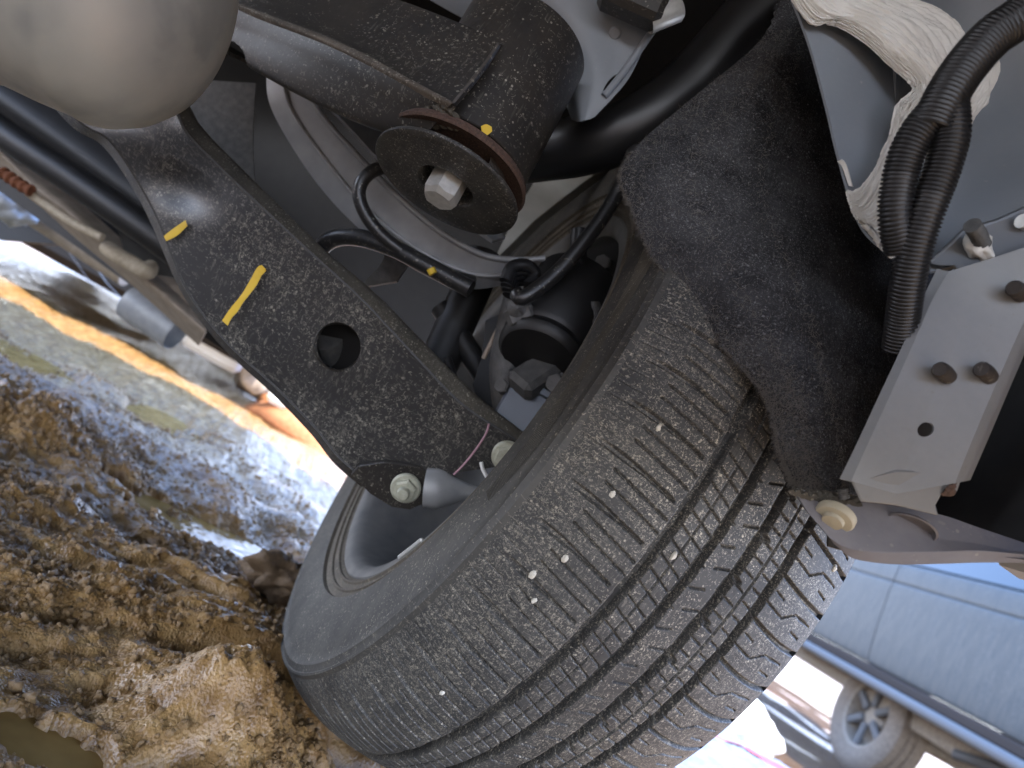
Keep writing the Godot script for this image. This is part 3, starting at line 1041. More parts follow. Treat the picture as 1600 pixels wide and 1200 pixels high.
func nut(at: Vector3, out: Vector3, size: float, parent: Node, stud: bool) -> void:
	var x := axis(at, out, 0.3)
	var g := lathe(PackedVector2Array([Vector2(-0.002, size), Vector2(0.001, size), Vector2(0.0025, size * 0.9), Vector2(0.003, 0.0)]), 32).moved(x)
	g.add(hex_head(size * 1.35, 0.011).moved(x))
	if stud:
		g.add(lathe(PackedVector2Array([Vector2(0.0, size * 0.42), Vector2(0.016, size * 0.42), Vector2(0.0175, size * 0.34), Vector2(0.018, 0.0)]), 20).moved(x))
	put("nut", g, M.zinc_yellow, parent)


# ---------------------------------------------------------------- subframe and its mount
func make_mount() -> void:
	var c := Vector3(-0.2628, 0.4698, 0.1877)
	var up := Vector3(-0.02, 0.985, -0.17).normalized()
	var x := axis(c, up)
	var sub := put("subframe", sheet([
		PackedVector3Array([Vector3(-0.5943, 0.5679, -0.0082), Vector3(-0.4885, 0.5844, 0.0669), Vector3(-0.3822, 0.5841, 0.1506), Vector3(-0.3073, 0.5726, 0.2185), Vector3(-0.2857, 0.5675, 0.2347)]),
		PackedVector3Array([Vector3(-0.5834, 0.5434, 0.0078), Vector3(-0.4787, 0.5482, 0.0864), Vector3(-0.3811, 0.5400, 0.1613), Vector3(-0.3185, 0.5352, 0.2159), Vector3(-0.2872, 0.5363, 0.2463)]),
		PackedVector3Array([Vector3(-0.5734, 0.5191, 0.0183), Vector3(-0.4750, 0.5274, 0.0955), Vector3(-0.3914, 0.5180, 0.1662), Vector3(-0.3251, 0.5072, 0.2211), Vector3(-0.2910, 0.5028, 0.2495)])], 120, 30, 0.003, [], true), M.frame_paint, car, "black subframe member with a dusty ridge")
	put("lower_plate", sheet([
		PackedVector3Array([Vector3(-0.5738, 0.5195, 0.0172), Vector3(-0.4753, 0.5278, 0.0944), Vector3(-0.3916, 0.5184, 0.1651), Vector3(-0.3252, 0.5076, 0.2201), Vector3(-0.2897, 0.5029, 0.2488)]),
		PackedVector3Array([Vector3(-0.5658, 0.5096, 0.0142), Vector3(-0.4727, 0.5125, 0.0891), Vector3(-0.3945, 0.5049, 0.1563), Vector3(-0.3308, 0.4952, 0.2054), Vector3(-0.2937, 0.4965, 0.2322)]),
		PackedVector3Array([Vector3(-0.5498, 0.5084, 0.0135), Vector3(-0.4813, 0.4932, 0.0685), Vector3(-0.3995, 0.4801, 0.1330), Vector3(-0.3317, 0.4762, 0.1840), Vector3(-0.2974, 0.4828, 0.2105)]),
		PackedVector3Array([Vector3(-0.5534, 0.5261, -0.0222), Vector3(-0.4826, 0.5063, 0.0382), Vector3(-0.4013, 0.4940, 0.1026), Vector3(-0.3326, 0.4893, 0.1538), Vector3(-0.2983, 0.4948, 0.1803)])], 150, 60, 0.003, [[Vector3(-0.4626, 0.4950, 0.0805), 0.0095, (Vector3(-0.4452, 0.4910, 0.0915) - Vector3(-0.4824, 0.5001, 0.0669)).normalized(), 2.1], [Vector3(-0.3400, 0.4908, 0.1864), 0.004, (Vector3(-0.3320, 0.4889, 0.1938) - Vector3(-0.3484, 0.4930, 0.1790)).normalized(), 2.2]]), M.frame_paint, sub)
	put("plate_end", sheet([PackedVector3Array([Vector3(-0.2857, 0.5675, 0.2347), Vector3(-0.2872, 0.5363, 0.2463), Vector3(-0.2910, 0.5028, 0.2495)]), PackedVector3Array([Vector3(-0.2806, 0.5811, 0.2116), Vector3(-0.2822, 0.5523, 0.2182), Vector3(-0.2874, 0.5144, 0.2226)])], 20, 4, 0.002), M.frame_paint, sub)
	put("dusty_ridge", sheet([PackedVector3Array([Vector3(-0.4887, 0.5301, 0.0834), Vector3(-0.3950, 0.5237, 0.1605), Vector3(-0.3279, 0.5138, 0.2148), Vector3(-0.2969, 0.5079, 0.2400)]), PackedVector3Array([Vector3(-0.4824, 0.5266, 0.0911), Vector3(-0.3914, 0.5178, 0.1677), Vector3(-0.3253, 0.5070, 0.2226), Vector3(-0.2927, 0.5019, 0.2499)]), PackedVector3Array([Vector3(-0.4812, 0.5239, 0.0869), Vector3(-0.3909, 0.5156, 0.1618), Vector3(-0.3250, 0.5046, 0.2166), Vector3(-0.2940, 0.4999, 0.2430)])], 80, 8, 0.0015), M.tan_dust, sub)
	put("weld_bead", sheet([PackedVector3Array([Vector3(-0.3146, 0.4916, 0.2139), Vector3(-0.3059, 0.4983, 0.2278), Vector3(-0.2939, 0.5023, 0.2454)]), PackedVector3Array([Vector3(-0.3093, 0.4874, 0.2108), Vector3(-0.2986, 0.4944, 0.2253), Vector3(-0.2875, 0.4986, 0.2416)]), PackedVector3Array([Vector3(-0.3019, 0.4876, 0.2046), Vector3(-0.2888, 0.4934, 0.2196), Vector3(-0.2783, 0.4944, 0.2333)])], 30, 16, 0.004, [], true, func(u: float, v: float, _p: Vector3) -> float: return 0.0012 * sin(u * 31.0) * sin(v * 12.0)), M.dusty_edge, sub)
	var sleeve := put("mount_sleeve", lathe(PackedVector2Array([Vector2(0.026, 0.04), Vector2(0.026, 0.0545), Vector2(0.027, 0.0555), Vector2(0.15, 0.0555), Vector2(0.15, 0.0)]), 96).moved(x), M.frame_paint, sub)
	put("paint_mark", sheet([PackedVector3Array([Vector3(-0.2665, 0.5057, 0.2389), Vector3(-0.2640, 0.5094, 0.2383), Vector3(-0.2599, 0.5103, 0.2381)]), PackedVector3Array([Vector3(-0.2633, 0.5011, 0.2393), Vector3(-0.2596, 0.5028, 0.2388), Vector3(-0.2578, 0.5077, 0.2384)])], 8, 4, 0.0008), M.yellow_paint, sleeve)
	# two washers with a rubber puck between, hex bolt from below
	var rear := put("rear_washer", lathe(PackedVector2Array([Vector2(0.0195, 0.0), Vector2(0.0195, 0.045), Vector2(0.015, 0.058), Vector2(0.0145, 0.0605), Vector2(0.0165, 0.062), Vector2(0.021, 0.0605), Vector2(0.024, 0.052)]), 96).moved(x), M.rust, sub, "rusty washer rim")
	put("rubber_puck", lathe(PackedVector2Array([Vector2(0.003, 0.03), Vector2(0.0035, 0.044), Vector2(0.006, 0.0465), Vector2(0.015, 0.0465), Vector2(0.02, 0.044)]), 72, 0.25, TAU - 0.9).moved(x), M.puck_rubber, sub)
	put("front_washer", lathe(PackedVector2Array([Vector2(0.013, 0.0), Vector2(0.013, 0.023), Vector2(0.001, 0.0235), Vector2(-0.0012, 0.0248), Vector2(-0.0012, 0.027), Vector2(-0.001, 0.052), Vector2(-0.0014, 0.0605), Vector2(-0.0005, 0.0622), Vector2(0.0015, 0.0624), Vector2(0.0028, 0.0615), Vector2(0.003, 0.03)]), 96).moved(x), M.washer_steel, sub, "speckled black washer disc")
	var bolt := hex_head(0.0258, 0.0275, 0.07).moved(axis(c + up * 0.0125, -up, 0.55))
	bolt.add(lathe(PackedVector2Array([Vector2(-0.001, 0.016), Vector2(0.0012, 0.0158), Vector2(0.0014, 0.012)]), 32).moved(axis(c + up * 0.0122, -up)))
	put("bolt", bolt, M.zinc, sub, "pale hex bolt head")
	# body rail above the mount
	var rail := put("body_rail", sheet([
		PackedVector3Array([Vector3(-0.4537, 0.6598, 0.0443), Vector3(-0.3797, 0.6479, 0.0646), Vector3(-0.2988, 0.6445, 0.0932), Vector3(-0.2382, 0.6400, 0.1157), Vector3(-0.2092, 0.6205, 0.1272), Vector3(-0.1942, 0.6055, 0.1350)]),
		PackedVector3Array([Vector3(-0.3302, 0.6799, 0.1250), Vector3(-0.2859, 0.6634, 0.1360), Vector3(-0.2506, 0.6515, 0.1450), Vector3(-0.2229, 0.6326, 0.1561), Vector3(-0.2068, 0.6113, 0.1614), Vector3(-0.1935, 0.5923, 0.1651)]),
		PackedVector3Array([Vector3(-0.2840, 0.6947, 0.1613), Vector3(-0.2570, 0.6692, 0.1662), Vector3(-0.2318, 0.6522, 0.1716), Vector3(-0.2075, 0.6315, 0.1762), Vector3(-0.1978, 0.6092, 0.1743), Vector3(-0.1911, 0.5923, 0.1732)]),
		PackedVector3Array([Vector3(-0.2390, 0.7219, 0.1778), Vector3(-0.2187, 0.6923, 0.1803), Vector3(-0.2034, 0.6662, 0.1816), Vector3(-0.1917, 0.6410, 0.1820), Vector3(-0.1891, 0.6136, 0.1795), Vector3(-0.1872, 0.5960, 0.1748)]),
		PackedVector3Array([Vector3(-0.1894, 0.7518, 0.1960), Vector3(-0.1816, 0.7018, 0.1923), Vector3(-0.1807, 0.6721, 0.1890), Vector3(-0.1782, 0.6440, 0.1863), Vector3(-0.1806, 0.6220, 0.1830), Vector3(-0.1847, 0.6001, 0.1760)])], 80, 60, 0.0022, [[Vector3(-0.1874, 0.6295, 0.1819), 0.0042, (Vector3(-0.1859, 0.6394, 0.1835) - Vector3(-0.1884, 0.6186, 0.1803)).normalized(), 2.6]], true), M.body_grey, car, "grey painted body rail above the mount")
	put("fold", tube(PackedVector3Array([Vector3(-0.1812, 0.7106, 0.1956), Vector3(-0.1831, 0.6755, 0.1918), Vector3(-0.1850, 0.6424, 0.1873), Vector3(-0.1882, 0.6166, 0.1822)]), 0.0032, 30, 10), M.body_grey, rail)
	put("rivet", lathe(PackedVector2Array([Vector2(0.0008, 0.0), Vector2(0.0008, 0.004), Vector2(-0.001, 0.0055)]), 24).moved(axis(Vector3(-0.2077, 0.6676, 0.1826), BELOW - Vector3(-0.2074, 0.6689, 0.1807))), M.body_grey, rail)
	put("bump_stop", block(Vector3(0.055, 0.03, 0.03), 0.005).moved(axis(Vector3(-0.2137, 0.6821, 0.2120), Vector3(-0.1838, 0.6805, 0.2206) - Vector3(-0.2329, 0.6754, 0.2055))), M.frame_paint, car)
	put("stud_end", lathe(PackedVector2Array([Vector2(-0.02, 0.0105), Vector2(0.006, 0.0105), Vector2(0.009, 0.008), Vector2(0.0095, 0.0)]), 32).moved(axis(Vector3(-0.1836, 0.6880, 0.2215), Vector3(-0.1747, 0.6995, 0.2256) - Vector3(-0.1876, 0.6820, 0.2196))), M.zinc, car)


# ---------------------------------------------------------------- links, hoses
func make_links() -> void:
	var up1 := put("upper_arm", sheet([
		PackedVector3Array([Vector3(-0.4672, 0.5352, -0.0377), Vector3(-0.4406, 0.5010, -0.0340), Vector3(-0.3760, 0.4628, -0.0143), Vector3(-0.3150, 0.4395, 0.0061), Vector3(-0.2485, 0.4279, 0.0295), Vector3(-0.1923, 0.4325, 0.0518), Vector3(-0.1558, 0.4571, 0.0708), Vector3(-0.1302, 0.4823, 0.0866)]),
		PackedVector3Array([Vector3(-0.4455, 0.5298, -0.0162), Vector3(-0.4170, 0.5031, -0.0111), Vector3(-0.3554, 0.4730, 0.0087), Vector3(-0.2953, 0.4519, 0.0291), Vector3(-0.2380, 0.4439, 0.0502), Vector3(-0.1892, 0.4490, 0.0704), Vector3(-0.1593, 0.4664, 0.0866), Vector3(-0.1359, 0.4878, 0.0960)]),
		PackedVector3Array([Vector3(-0.4224, 0.5317, 0.0013), Vector3(-0.3866, 0.5115, 0.0094), Vector3(-0.3405, 0.4945, 0.0262), Vector3(-0.2930, 0.4792, 0.0425), Vector3(-0.2416, 0.4677, 0.0625), Vector3(-0.1967, 0.4663, 0.0808), Vector3(-0.1672, 0.4761, 0.0959), Vector3(-0.1426, 0.4924, 0.1051)])], 120, 20, 0.004, [], false), M.alloy, car, "grey alloy upper suspension arm")
	put("raised_edge", tube(PackedVector3Array([Vector3(-0.4222, 0.5313, 0.0024), Vector3(-0.3865, 0.5112, 0.0104), Vector3(-0.3404, 0.4942, 0.0272), Vector3(-0.2930, 0.4789, 0.0435), Vector3(-0.2417, 0.4675, 0.0635), Vector3(-0.1969, 0.4661, 0.0818), Vector3(-0.1674, 0.4759, 0.0969), Vector3(-0.1429, 0.4921, 0.1060)]), 0.003, 60, 10), M.alloy, up1)
	put("raised_edge", tube(PackedVector3Array([Vector3(-0.4451, 0.5291, -0.0141), Vector3(-0.4167, 0.5025, -0.0089), Vector3(-0.3552, 0.4725, 0.0108), Vector3(-0.2953, 0.4514, 0.0311), Vector3(-0.2382, 0.4434, 0.0522), Vector3(-0.1895, 0.4485, 0.0724), Vector3(-0.1597, 0.4659, 0.0885), Vector3(-0.1364, 0.4872, 0.0979)]), 0.0022, 60, 10), M.alloy, up1)
	put("second_web", sheet([PackedVector3Array([Vector3(-0.4185, 0.5377, -0.0126), Vector3(-0.3661, 0.5221, 0.0010), Vector3(-0.3136, 0.5050, 0.0196), Vector3(-0.2454, 0.4966, 0.0439), Vector3(-0.1891, 0.4899, 0.0649)]), PackedVector3Array([Vector3(-0.3892, 0.5596, -0.0223), Vector3(-0.3345, 0.5472, -0.0077), Vector3(-0.2800, 0.5300, 0.0063), Vector3(-0.2245, 0.5141, 0.0312), Vector3(-0.1777, 0.5033, 0.0541)])], 60, 8, 0.004), M.alloy, up1)
	put("cross_strut", sheet([PackedVector3Array([Vector3(-0.3785, 0.4860, -0.0805), Vector3(-0.3375, 0.4776, -0.0642), Vector3(-0.3010, 0.4611, -0.0502), Vector3(-0.2669, 0.4363, -0.0431), Vector3(-0.2722, 0.3918, -0.0501)]), PackedVector3Array([Vector3(-0.3473, 0.4814, -0.0718), Vector3(-0.3100, 0.4776, -0.0561), Vector3(-0.2736, 0.4611, -0.0421), Vector3(-0.2438, 0.4502, -0.0347), Vector3(-0.2411, 0.4188, -0.0376)])], 40, 6, 0.006), M.cast_iron, car)
	put("stabilizer_bar", tube(PackedVector3Array([Vector3(-0.3151, 0.3434, 0.0049), Vector3(-0.3237, 0.3818, 0.0175), Vector3(-0.3221, 0.4046, 0.0312), Vector3(-0.3041, 0.4194, 0.0488), Vector3(-0.2704, 0.4265, 0.0701), Vector3(-0.2306, 0.4267, 0.0902), Vector3(-0.1902, 0.4266, 0.1094)]), 0.0085, 80, 20), M.hose, car)
	put("paint_mark", tube(PackedVector3Array([Vector3(-0.2307, 0.4237, 0.1014), Vector3(-0.2264, 0.4208, 0.1023)]), 0.004, 6, 12), M.yellow_paint, car, "yellow paint dab on the stabilizer bar")
	put("wiring_loop", tube(PackedVector3Array([Vector3(-0.2564, 0.4984, 0.0724), Vector3(-0.2916, 0.4957, 0.0774), Vector3(-0.3138, 0.4834, 0.0799), Vector3(-0.3227, 0.4641, 0.0802), Vector3(-0.3161, 0.4462, 0.0800), Vector3(-0.2923, 0.4321, 0.0800), Vector3(-0.2599, 0.4277, 0.0786), Vector3(-0.2182, 0.4310, 0.0807), Vector3(-0.1862, 0.4414, 0.0757)]), 0.0062, 90, 16), M.hose, car)
	put("brake_hose", tube(PackedVector3Array([Vector3(-0.1344, 0.6224, 0.1546), Vector3(-0.1332, 0.5822, 0.1659), Vector3(-0.1308, 0.5489, 0.1678), Vector3(-0.1344, 0.5079, 0.1671), Vector3(-0.1422, 0.4676, 0.1652), Vector3(-0.1558, 0.4347, 0.1625), Vector3(-0.1622, 0.4359, 0.1555)]), 0.0068, 80, 18), M.hose, car)
	for k in 4:
		put("hose_coil", tube(PackedVector3Array([Vector3(-0.1726, 0.4426, 0.1428), Vector3(-0.1733, 0.4575, 0.1391), Vector3(-0.1628, 0.4666, 0.1380), Vector3(-0.1512, 0.4654, 0.1361), Vector3(-0.1518, 0.4522, 0.1395)]), 0.006, 30, 12).moved(Transform3D(Basis.IDENTITY, Vector3(0.004 * k, -0.002 * k, -0.005 * k))), M.rubber_black, car)
	put("clip", block(Vector3(0.02, 0.026, 0.014), 0.004).moved(axis(Vector3(-0.1492, 0.4232, 0.1525), Vector3(-0.1323, 0.4135, 0.1563) - Vector3(-0.1520, 0.4280, 0.1523))), M.cast_iron, car)
	put("filler_pipe", tube(PackedVector3Array([Vector3(-0.0850, 0.8744, 0.2205), Vector3(-0.0979, 0.8131, 0.1989), Vector3(-0.1085, 0.7554, 0.1835), Vector3(-0.1179, 0.6941, 0.1682), Vector3(-0.1358, 0.6406, 0.1512), Vector3(-0.1619, 0.6080, 0.1238), Vector3(-0.1907, 0.5927, 0.0716), Vector3(-0.2297, 0.5762, 0.0056)]), 0.0285, 90, 32), M.rubber_black, car)
	put("beige_panel", plate(PackedVector3Array([Vector3(-0.0918, 0.6976, -0.0126), Vector3(-0.1388, 0.6570, -0.0314), Vector3(-0.1651, 0.6306, -0.0423), Vector3(-0.1649, 0.5762, -0.0488), Vector3(-0.1566, 0.5021, -0.0552), Vector3(-0.1412, 0.5685, -0.0427), Vector3(-0.1190, 0.6302, -0.0288)]), Vector3(0.01, 0.0, -0.01)), M.beige_panel, car)


# ---------------------------------------------------------------- hub end
func make_knuckle() -> void:
	var k := tube(PackedVector3Array([Vector3(-0.1446, 0.4429, 0.1091), Vector3(-0.1352, 0.4132, 0.1082), Vector3(-0.1218, 0.3788, 0.1080), Vector3(-0.0955, 0.3393, 0.1215)]), 0.016, 20, 20)
	k.add(tube(PackedVector3Array([Vector3(-0.0892, 0.4798, 0.0878), Vector3(-0.0737, 0.4217, 0.0959), Vector3(-0.0704, 0.3664, 0.1112)]), 0.026, 20, 24))
	k.add(tube(PackedVector3Array([Vector3(-0.1010, 0.3882, 0.1258), Vector3(-0.0792, 0.3833, 0.1421), Vector3(-0.0578, 0.3779, 0.1582)]), 0.018, 20, 20))
	var kn := put("knuckle", k, M.cast_iron, car, "dark cast wheel carrier")
	put("dust_shield", lathe(PackedVector2Array([Vector2(-0.03, 0.0), Vector2(-0.03, 0.05), Vector2(-0.024, 0.058), Vector2(-0.012, 0.115), Vector2(-0.004, 0.122), Vector2(0.004, 0.122)]), 80).moved(axis(Vector3(-0.0686, 0.4973, 0.0330), Vector3(1, -0.1, 0))), M.dark_paint, kn)
	put("disc", lathe(PackedVector2Array([Vector2(0.0, 0.05), Vector2(0.0, 0.055), Vector2(-0.012, 0.056), Vector2(-0.012, 0.135), Vector2(0.004, 0.135)]), 80).moved(axis(Vector3(-0.0594, 0.5393, 0.0093), Vector3(1, -0.1, 0))), M.cast_iron, kn)
	put("housing", lathe(PackedVector2Array([Vector2(0.05, 0.0), Vector2(0.05, 0.036), Vector2(0.046, 0.0405), Vector2(0.041, 0.0415), Vector2(0.038, 0.039), Vector2(0.034, 0.039), Vector2(0.03, 0.0425), Vector2(-0.02, 0.0445), Vector2(-0.05, 0.0445)]), 60).moved(axis(Vector3(-0.1056, 0.4415, 0.1256), Vector3(-0.1171, 0.3800, 0.1620) - Vector3(-0.1030, 0.4689, 0.1139))), M.dark_paint, kn)
	put("lower_block", plate(PackedVector3Array([Vector3(-0.1220, 0.3629, 0.1396), Vector3(-0.1175, 0.3879, 0.1440), Vector3(-0.0870, 0.3889, 0.1552), Vector3(-0.0675, 0.3873, 0.1618), Vector3(-0.0653, 0.3345, 0.1613), Vector3(-0.1025, 0.3227, 0.1489), Vector3(-0.1222, 0.3370, 0.1407)]), Vector3(0.02, 0.0, -0.03), 0.003), M.steel_blue, kn)
	put("block_rib", plate(PackedVector3Array([Vector3(-0.1158, 0.3704, 0.1487), Vector3(-0.1146, 0.3791, 0.1501), Vector3(-0.0788, 0.3783, 0.1637), Vector3(-0.0781, 0.3707, 0.1629)]), Vector3(0.004, 0.0, -0.012), 0.0015), M.steel_blue, kn)
	put("lower_rod", tube(PackedVector3Array([Vector3(-0.1906, 0.4140, 0.0081), Vector3(-0.1397, 0.3815, 0.0401), Vector3(-0.0947, 0.3498, 0.0810)]), 0.012, 20, 20), M.dark_paint, kn)
	put("damper_tube", tube(PackedVector3Array([Vector3(-0.1760, 0.4895, 0.0005), Vector3(-0.1698, 0.4107, 0.0138), Vector3(-0.1655, 0.3505, 0.0288), Vector3(-0.1654, 0.3062, 0.0445)]), 0.021, 20, 24), M.dark_paint, kn)
	put("link_plate", plate(PackedVector3Array([Vector3(-0.1561, 0.4164, 0.0710), Vector3(-0.1401, 0.4393, 0.0785), Vector3(-0.1197, 0.4087, 0.0860), Vector3(-0.1134, 0.3760, 0.0892), Vector3(-0.0961, 0.3504, 0.0965), Vector3(-0.1152, 0.3316, 0.0886), Vector3(-0.1368, 0.3545, 0.0797), Vector3(-0.1411, 0.3810, 0.0764)]), Vector3(0.01, 0.0, -0.01)), M.dark_paint, kn)
	put("bracket_edge", tube(PackedVector3Array([Vector3(-0.1496, 0.4286, 0.1059), Vector3(-0.1465, 0.4066, 0.0989), Vector3(-0.1430, 0.3801, 0.0915)]), 0.0022, 20, 8), M.tan_steel, kn)
	put("caliper_bridge", block(Vector3(0.05, 0.022, 0.03), 0.005).moved(axis(Vector3(-0.1046, 0.3868, 0.1455), Vector3(-0.0898, 0.4125, 0.1425) - Vector3(-0.1127, 0.3724, 0.1519))), M.cast_iron, kn)
	put("slide_pin", tube(PackedVector3Array([Vector3(-0.1312, 0.3874, 0.1116), Vector3(-0.1121, 0.3714, 0.1258), Vector3(-0.0969, 0.3602, 0.1341)]), 0.0055, 12, 12), M.rubber_black, kn)
	put("banjo", lathe(PackedVector2Array([Vector2(-0.004, 0.0), Vector2(-0.004, 0.009), Vector2(0.004, 0.009), Vector2(0.006, 0.006), Vector2(0.01, 0.0)]), 24).moved(axis(Vector3(-0.1540, 0.4253, 0.1545), BELOW - Vector3(-0.1540, 0.4253, 0.1545))), M.cast_iron, kn)
	put("cable", tube(PackedVector3Array([Vector3(-0.1688, 0.3644, 0.0715), Vector3(-0.1462, 0.3425, 0.0912), Vector3(-0.1230, 0.3366, 0.1131), Vector3(-0.1063, 0.3408, 0.1290)]), 0.0035, 30, 10), M.rubber_black, kn)
	var s := put("sensor_lead", tube(PackedVector3Array([Vector3(-0.1321, 0.5283, 0.1230), Vector3(-0.1232, 0.5081, 0.1284), Vector3(-0.1085, 0.4842, 0.1404), Vector3(-0.0960, 0.4647, 0.1522)]), 0.008, 30, 16), M.rubber_black, kn)
	put("ferrule", lathe(PackedVector2Array([Vector2(0, 0.0), Vector2(0, 0.0095), Vector2(0.006, 0.01), Vector2(0.008, 0.0088), Vector2(0.015, 0.0088), Vector2(0.018, 0.0105), Vector2(0.026, 0.0105), Vector2(0.026, 0.0)]), 24).moved(axis(Vector3(-0.0969, 0.4654, 0.1531), Vector3(-0.0806, 0.4452, 0.1597) - Vector3(-0.0969, 0.4654, 0.1531))), M.cast_iron, kn)
	put("metal_pipe", tube(PackedVector3Array([Vector3(-0.0818, 0.4479, 0.1575), Vector3(-0.0794, 0.4291, 0.1580), Vector3(-0.0848, 0.4022, 0.1532), Vector3(-0.0904, 0.3768, 0.1433)]), 0.006, 20, 12), M.cast_iron, kn)
	for q in [[Vector3(-0.0937, 0.4459, 0.1454), 0.009], [Vector3(-0.0879, 0.3860, 0.1609), 0.0105], [Vector3(-0.1217, 0.3620, 0.1323), 0.008], [Vector3(-0.0805, 0.4932, 0.1235), 0.011], [Vector3(-0.0904, 0.5197, 0.1133), 0.009]]:
		put("bolt", hex_head(q[1] * 1.5, 0.012).moved(axis(q[0], BELOW - q[0] + Vector3(-0.3, 0, 0), 0.4)), M.cast_iron, kn)


# ---------------------------------------------------------------- felt wheel arch liner
func make_liner() -> void:
	var edge := PackedVector3Array([Vector3(-0.1313, 0.7298, 0.2839), Vector3(-0.1246, 0.6769, 0.2795), Vector3(-0.1443, 0.6139, 0.2661), Vector3(-0.1617, 0.5607, 0.2599), Vector3(-0.1640, 0.5266, 0.2656), Vector3(-0.1484, 0.5060, 0.2782), Vector3(-0.1259, 0.4792, 0.2973), Vector3(-0.0989, 0.4599, 0.3187), Vector3(-0.0699, 0.4365, 0.3454), Vector3(-0.0471, 0.4197, 0.3710), Vector3(-0.0376, 0.4055, 0.3826), Vector3(-0.0299, 0.3867, 0.3931), Vector3(-0.0203, 0.3758, 0.3999), Vector3(-0.0154, 0.3698, 0.4058)])
	var m1 := PackedVector3Array([Vector3(-0.1221, 0.7416, 0.2776), Vector3(-0.1142, 0.6780, 0.2932), Vector3(-0.1213, 0.6192, 0.2945), Vector3(-0.1299, 0.5696, 0.2965), Vector3(-0.1299, 0.5372, 0.3031), Vector3(-0.1168, 0.5165, 0.3150), Vector3(-0.0961, 0.4930, 0.3340), Vector3(-0.0755, 0.4716, 0.3532), Vector3(-0.0557, 0.4495, 0.3721), Vector3(-0.0398, 0.4315, 0.3851), Vector3(-0.0284, 0.4161, 0.3919), Vector3(-0.0163, 0.3972, 0.3984), Vector3(-0.0071, 0.3838, 0.4047), Vector3(-0.0032, 0.3771, 0.4103)])
	var m2 := PackedVector3Array([Vector3(-0.1139, 0.7529, 0.2708), Vector3(-0.0988, 0.6926, 0.2890), Vector3(-0.0906, 0.6421, 0.2958), Vector3(-0.0864, 0.5993, 0.3024), Vector3(-0.0815, 0.5693, 0.3107), Vector3(-0.0719, 0.5421, 0.3260), Vector3(-0.0558, 0.5156, 0.3433), Vector3(-0.0402, 0.4909, 0.3606), Vector3(-0.0251, 0.4681, 0.3728), Vector3(-0.0142, 0.4465, 0.3839), Vector3(-0.0042, 0.4297, 0.3901), Vector3(0.0064, 0.4093, 0.3960), Vector3(0.0135, 0.3941, 0.4015), Vector3(0.0172, 0.3854, 0.4068)])
	var m3 := PackedVector3Array([Vector3(-0.0875, 0.7878, 0.2513), Vector3(-0.0646, 0.7341, 0.2621), Vector3(-0.0411, 0.6890, 0.2741), Vector3(-0.0183, 0.6543, 0.2871), Vector3(-0.0035, 0.6279, 0.2987), Vector3(0.0118, 0.6001, 0.3104), Vector3(0.0294, 0.5723, 0.3227), Vector3(0.0462, 0.5453, 0.3349), Vector3(0.0572, 0.5189, 0.3454), Vector3(0.0656, 0.4922, 0.3552), Vector3(0.0735, 0.4661, 0.3596), Vector3(0.0784, 0.4412, 0.3633), Vector3(0.0808, 0.4206, 0.3668), Vector3(0.0816, 0.4070, 0.3706)])
	var m4 := PackedVector3Array([Vector3(-0.0311, 0.8850, 0.1747), Vector3(0.0061, 0.8293, 0.1894), Vector3(0.0489, 0.7862, 0.2073), Vector3(0.0907, 0.7548, 0.2263), Vector3(0.1155, 0.7286, 0.2409), Vector3(0.1360, 0.6975, 0.2537), Vector3(0.1525, 0.6620, 0.2648), Vector3(0.1659, 0.6261, 0.2749), Vector3(0.1750, 0.5921, 0.2840), Vector3(0.1814, 0.5578, 0.2922), Vector3(0.1851, 0.5231, 0.2996), Vector3(0.1827, 0.4892, 0.3054), Vector3(0.1797, 0.4620, 0.3117), Vector3(0.1760, 0.4413, 0.3186)])
	var f := noise(61, 900.0, 3)
	var f2 := noise(62, 9.0, 2)
	var fuzz := func(u: float, v: float, p: Vector3) -> float:
		return 0.0005 * f.get_noise_3dv(p) + 0.0008 * f2.get_noise_3dv(p)
	var lin := put("wheel_arch_liner", sheet([edge, m1, m2, m3, m4], 420, 300, 0.004, [], true, fuzz), M.felt, car, "dark grey felt wheel arch liner with a frayed edge")
	# loose fibres along the cut edge and over the face
	var rng := RandomNumberGenerator.new()
	rng.seed = 9
	var hair := Geo.new()
	var e := curve(edge, 600)
	for k in 1500:
		var j := rng.randi_range(150, 598)
		var p := e[j]
		var along := (e[j + 1] - e[j]).normalized()
		var out := along.cross(BELOW - p).normalized()
		if out.x > 0.0:
			out = -out
		var d := (out * rng.randf_range(-0.2, 1.0) + along * rng.randf_range(-1, 1) + (BELOW - p).normalized() * rng.randf_range(-0.3, 0.6)).normalized()
		strand(hair, p + (BELOW - p).normalized() * 0.0006 - out * 0.002 * rng.randf(), d, rng.randf_range(0.002, 0.0055), rng)
	var nap := curve(m1, 300)
	var nap2 := curve(m2, 300)
	for k in 7000:
		var j := rng.randi_range(20, 298)
		var f1 := rng.randf()
		var p: Vector3 = (e[j * 2].lerp(nap[j], f1 * 2.0) if f1 < 0.5 else nap[j].lerp(nap2[j], f1 * 2.0 - 1.0))
		var to := (BELOW - p).normalized()
		var d := Vector3(rng.randf_range(-1, 1), rng.randf_range(-1, 1), rng.randf_range(-1, 1)).normalized()
		strand(hair, p + to * 0.0012, (d - to * d.dot(to) + to * 0.15).normalized(), rng.randf_range(0.002, 0.006), rng)
	put("frayed_fibres", hair, M.fibre, lin).set_meta("kind", "stuff")


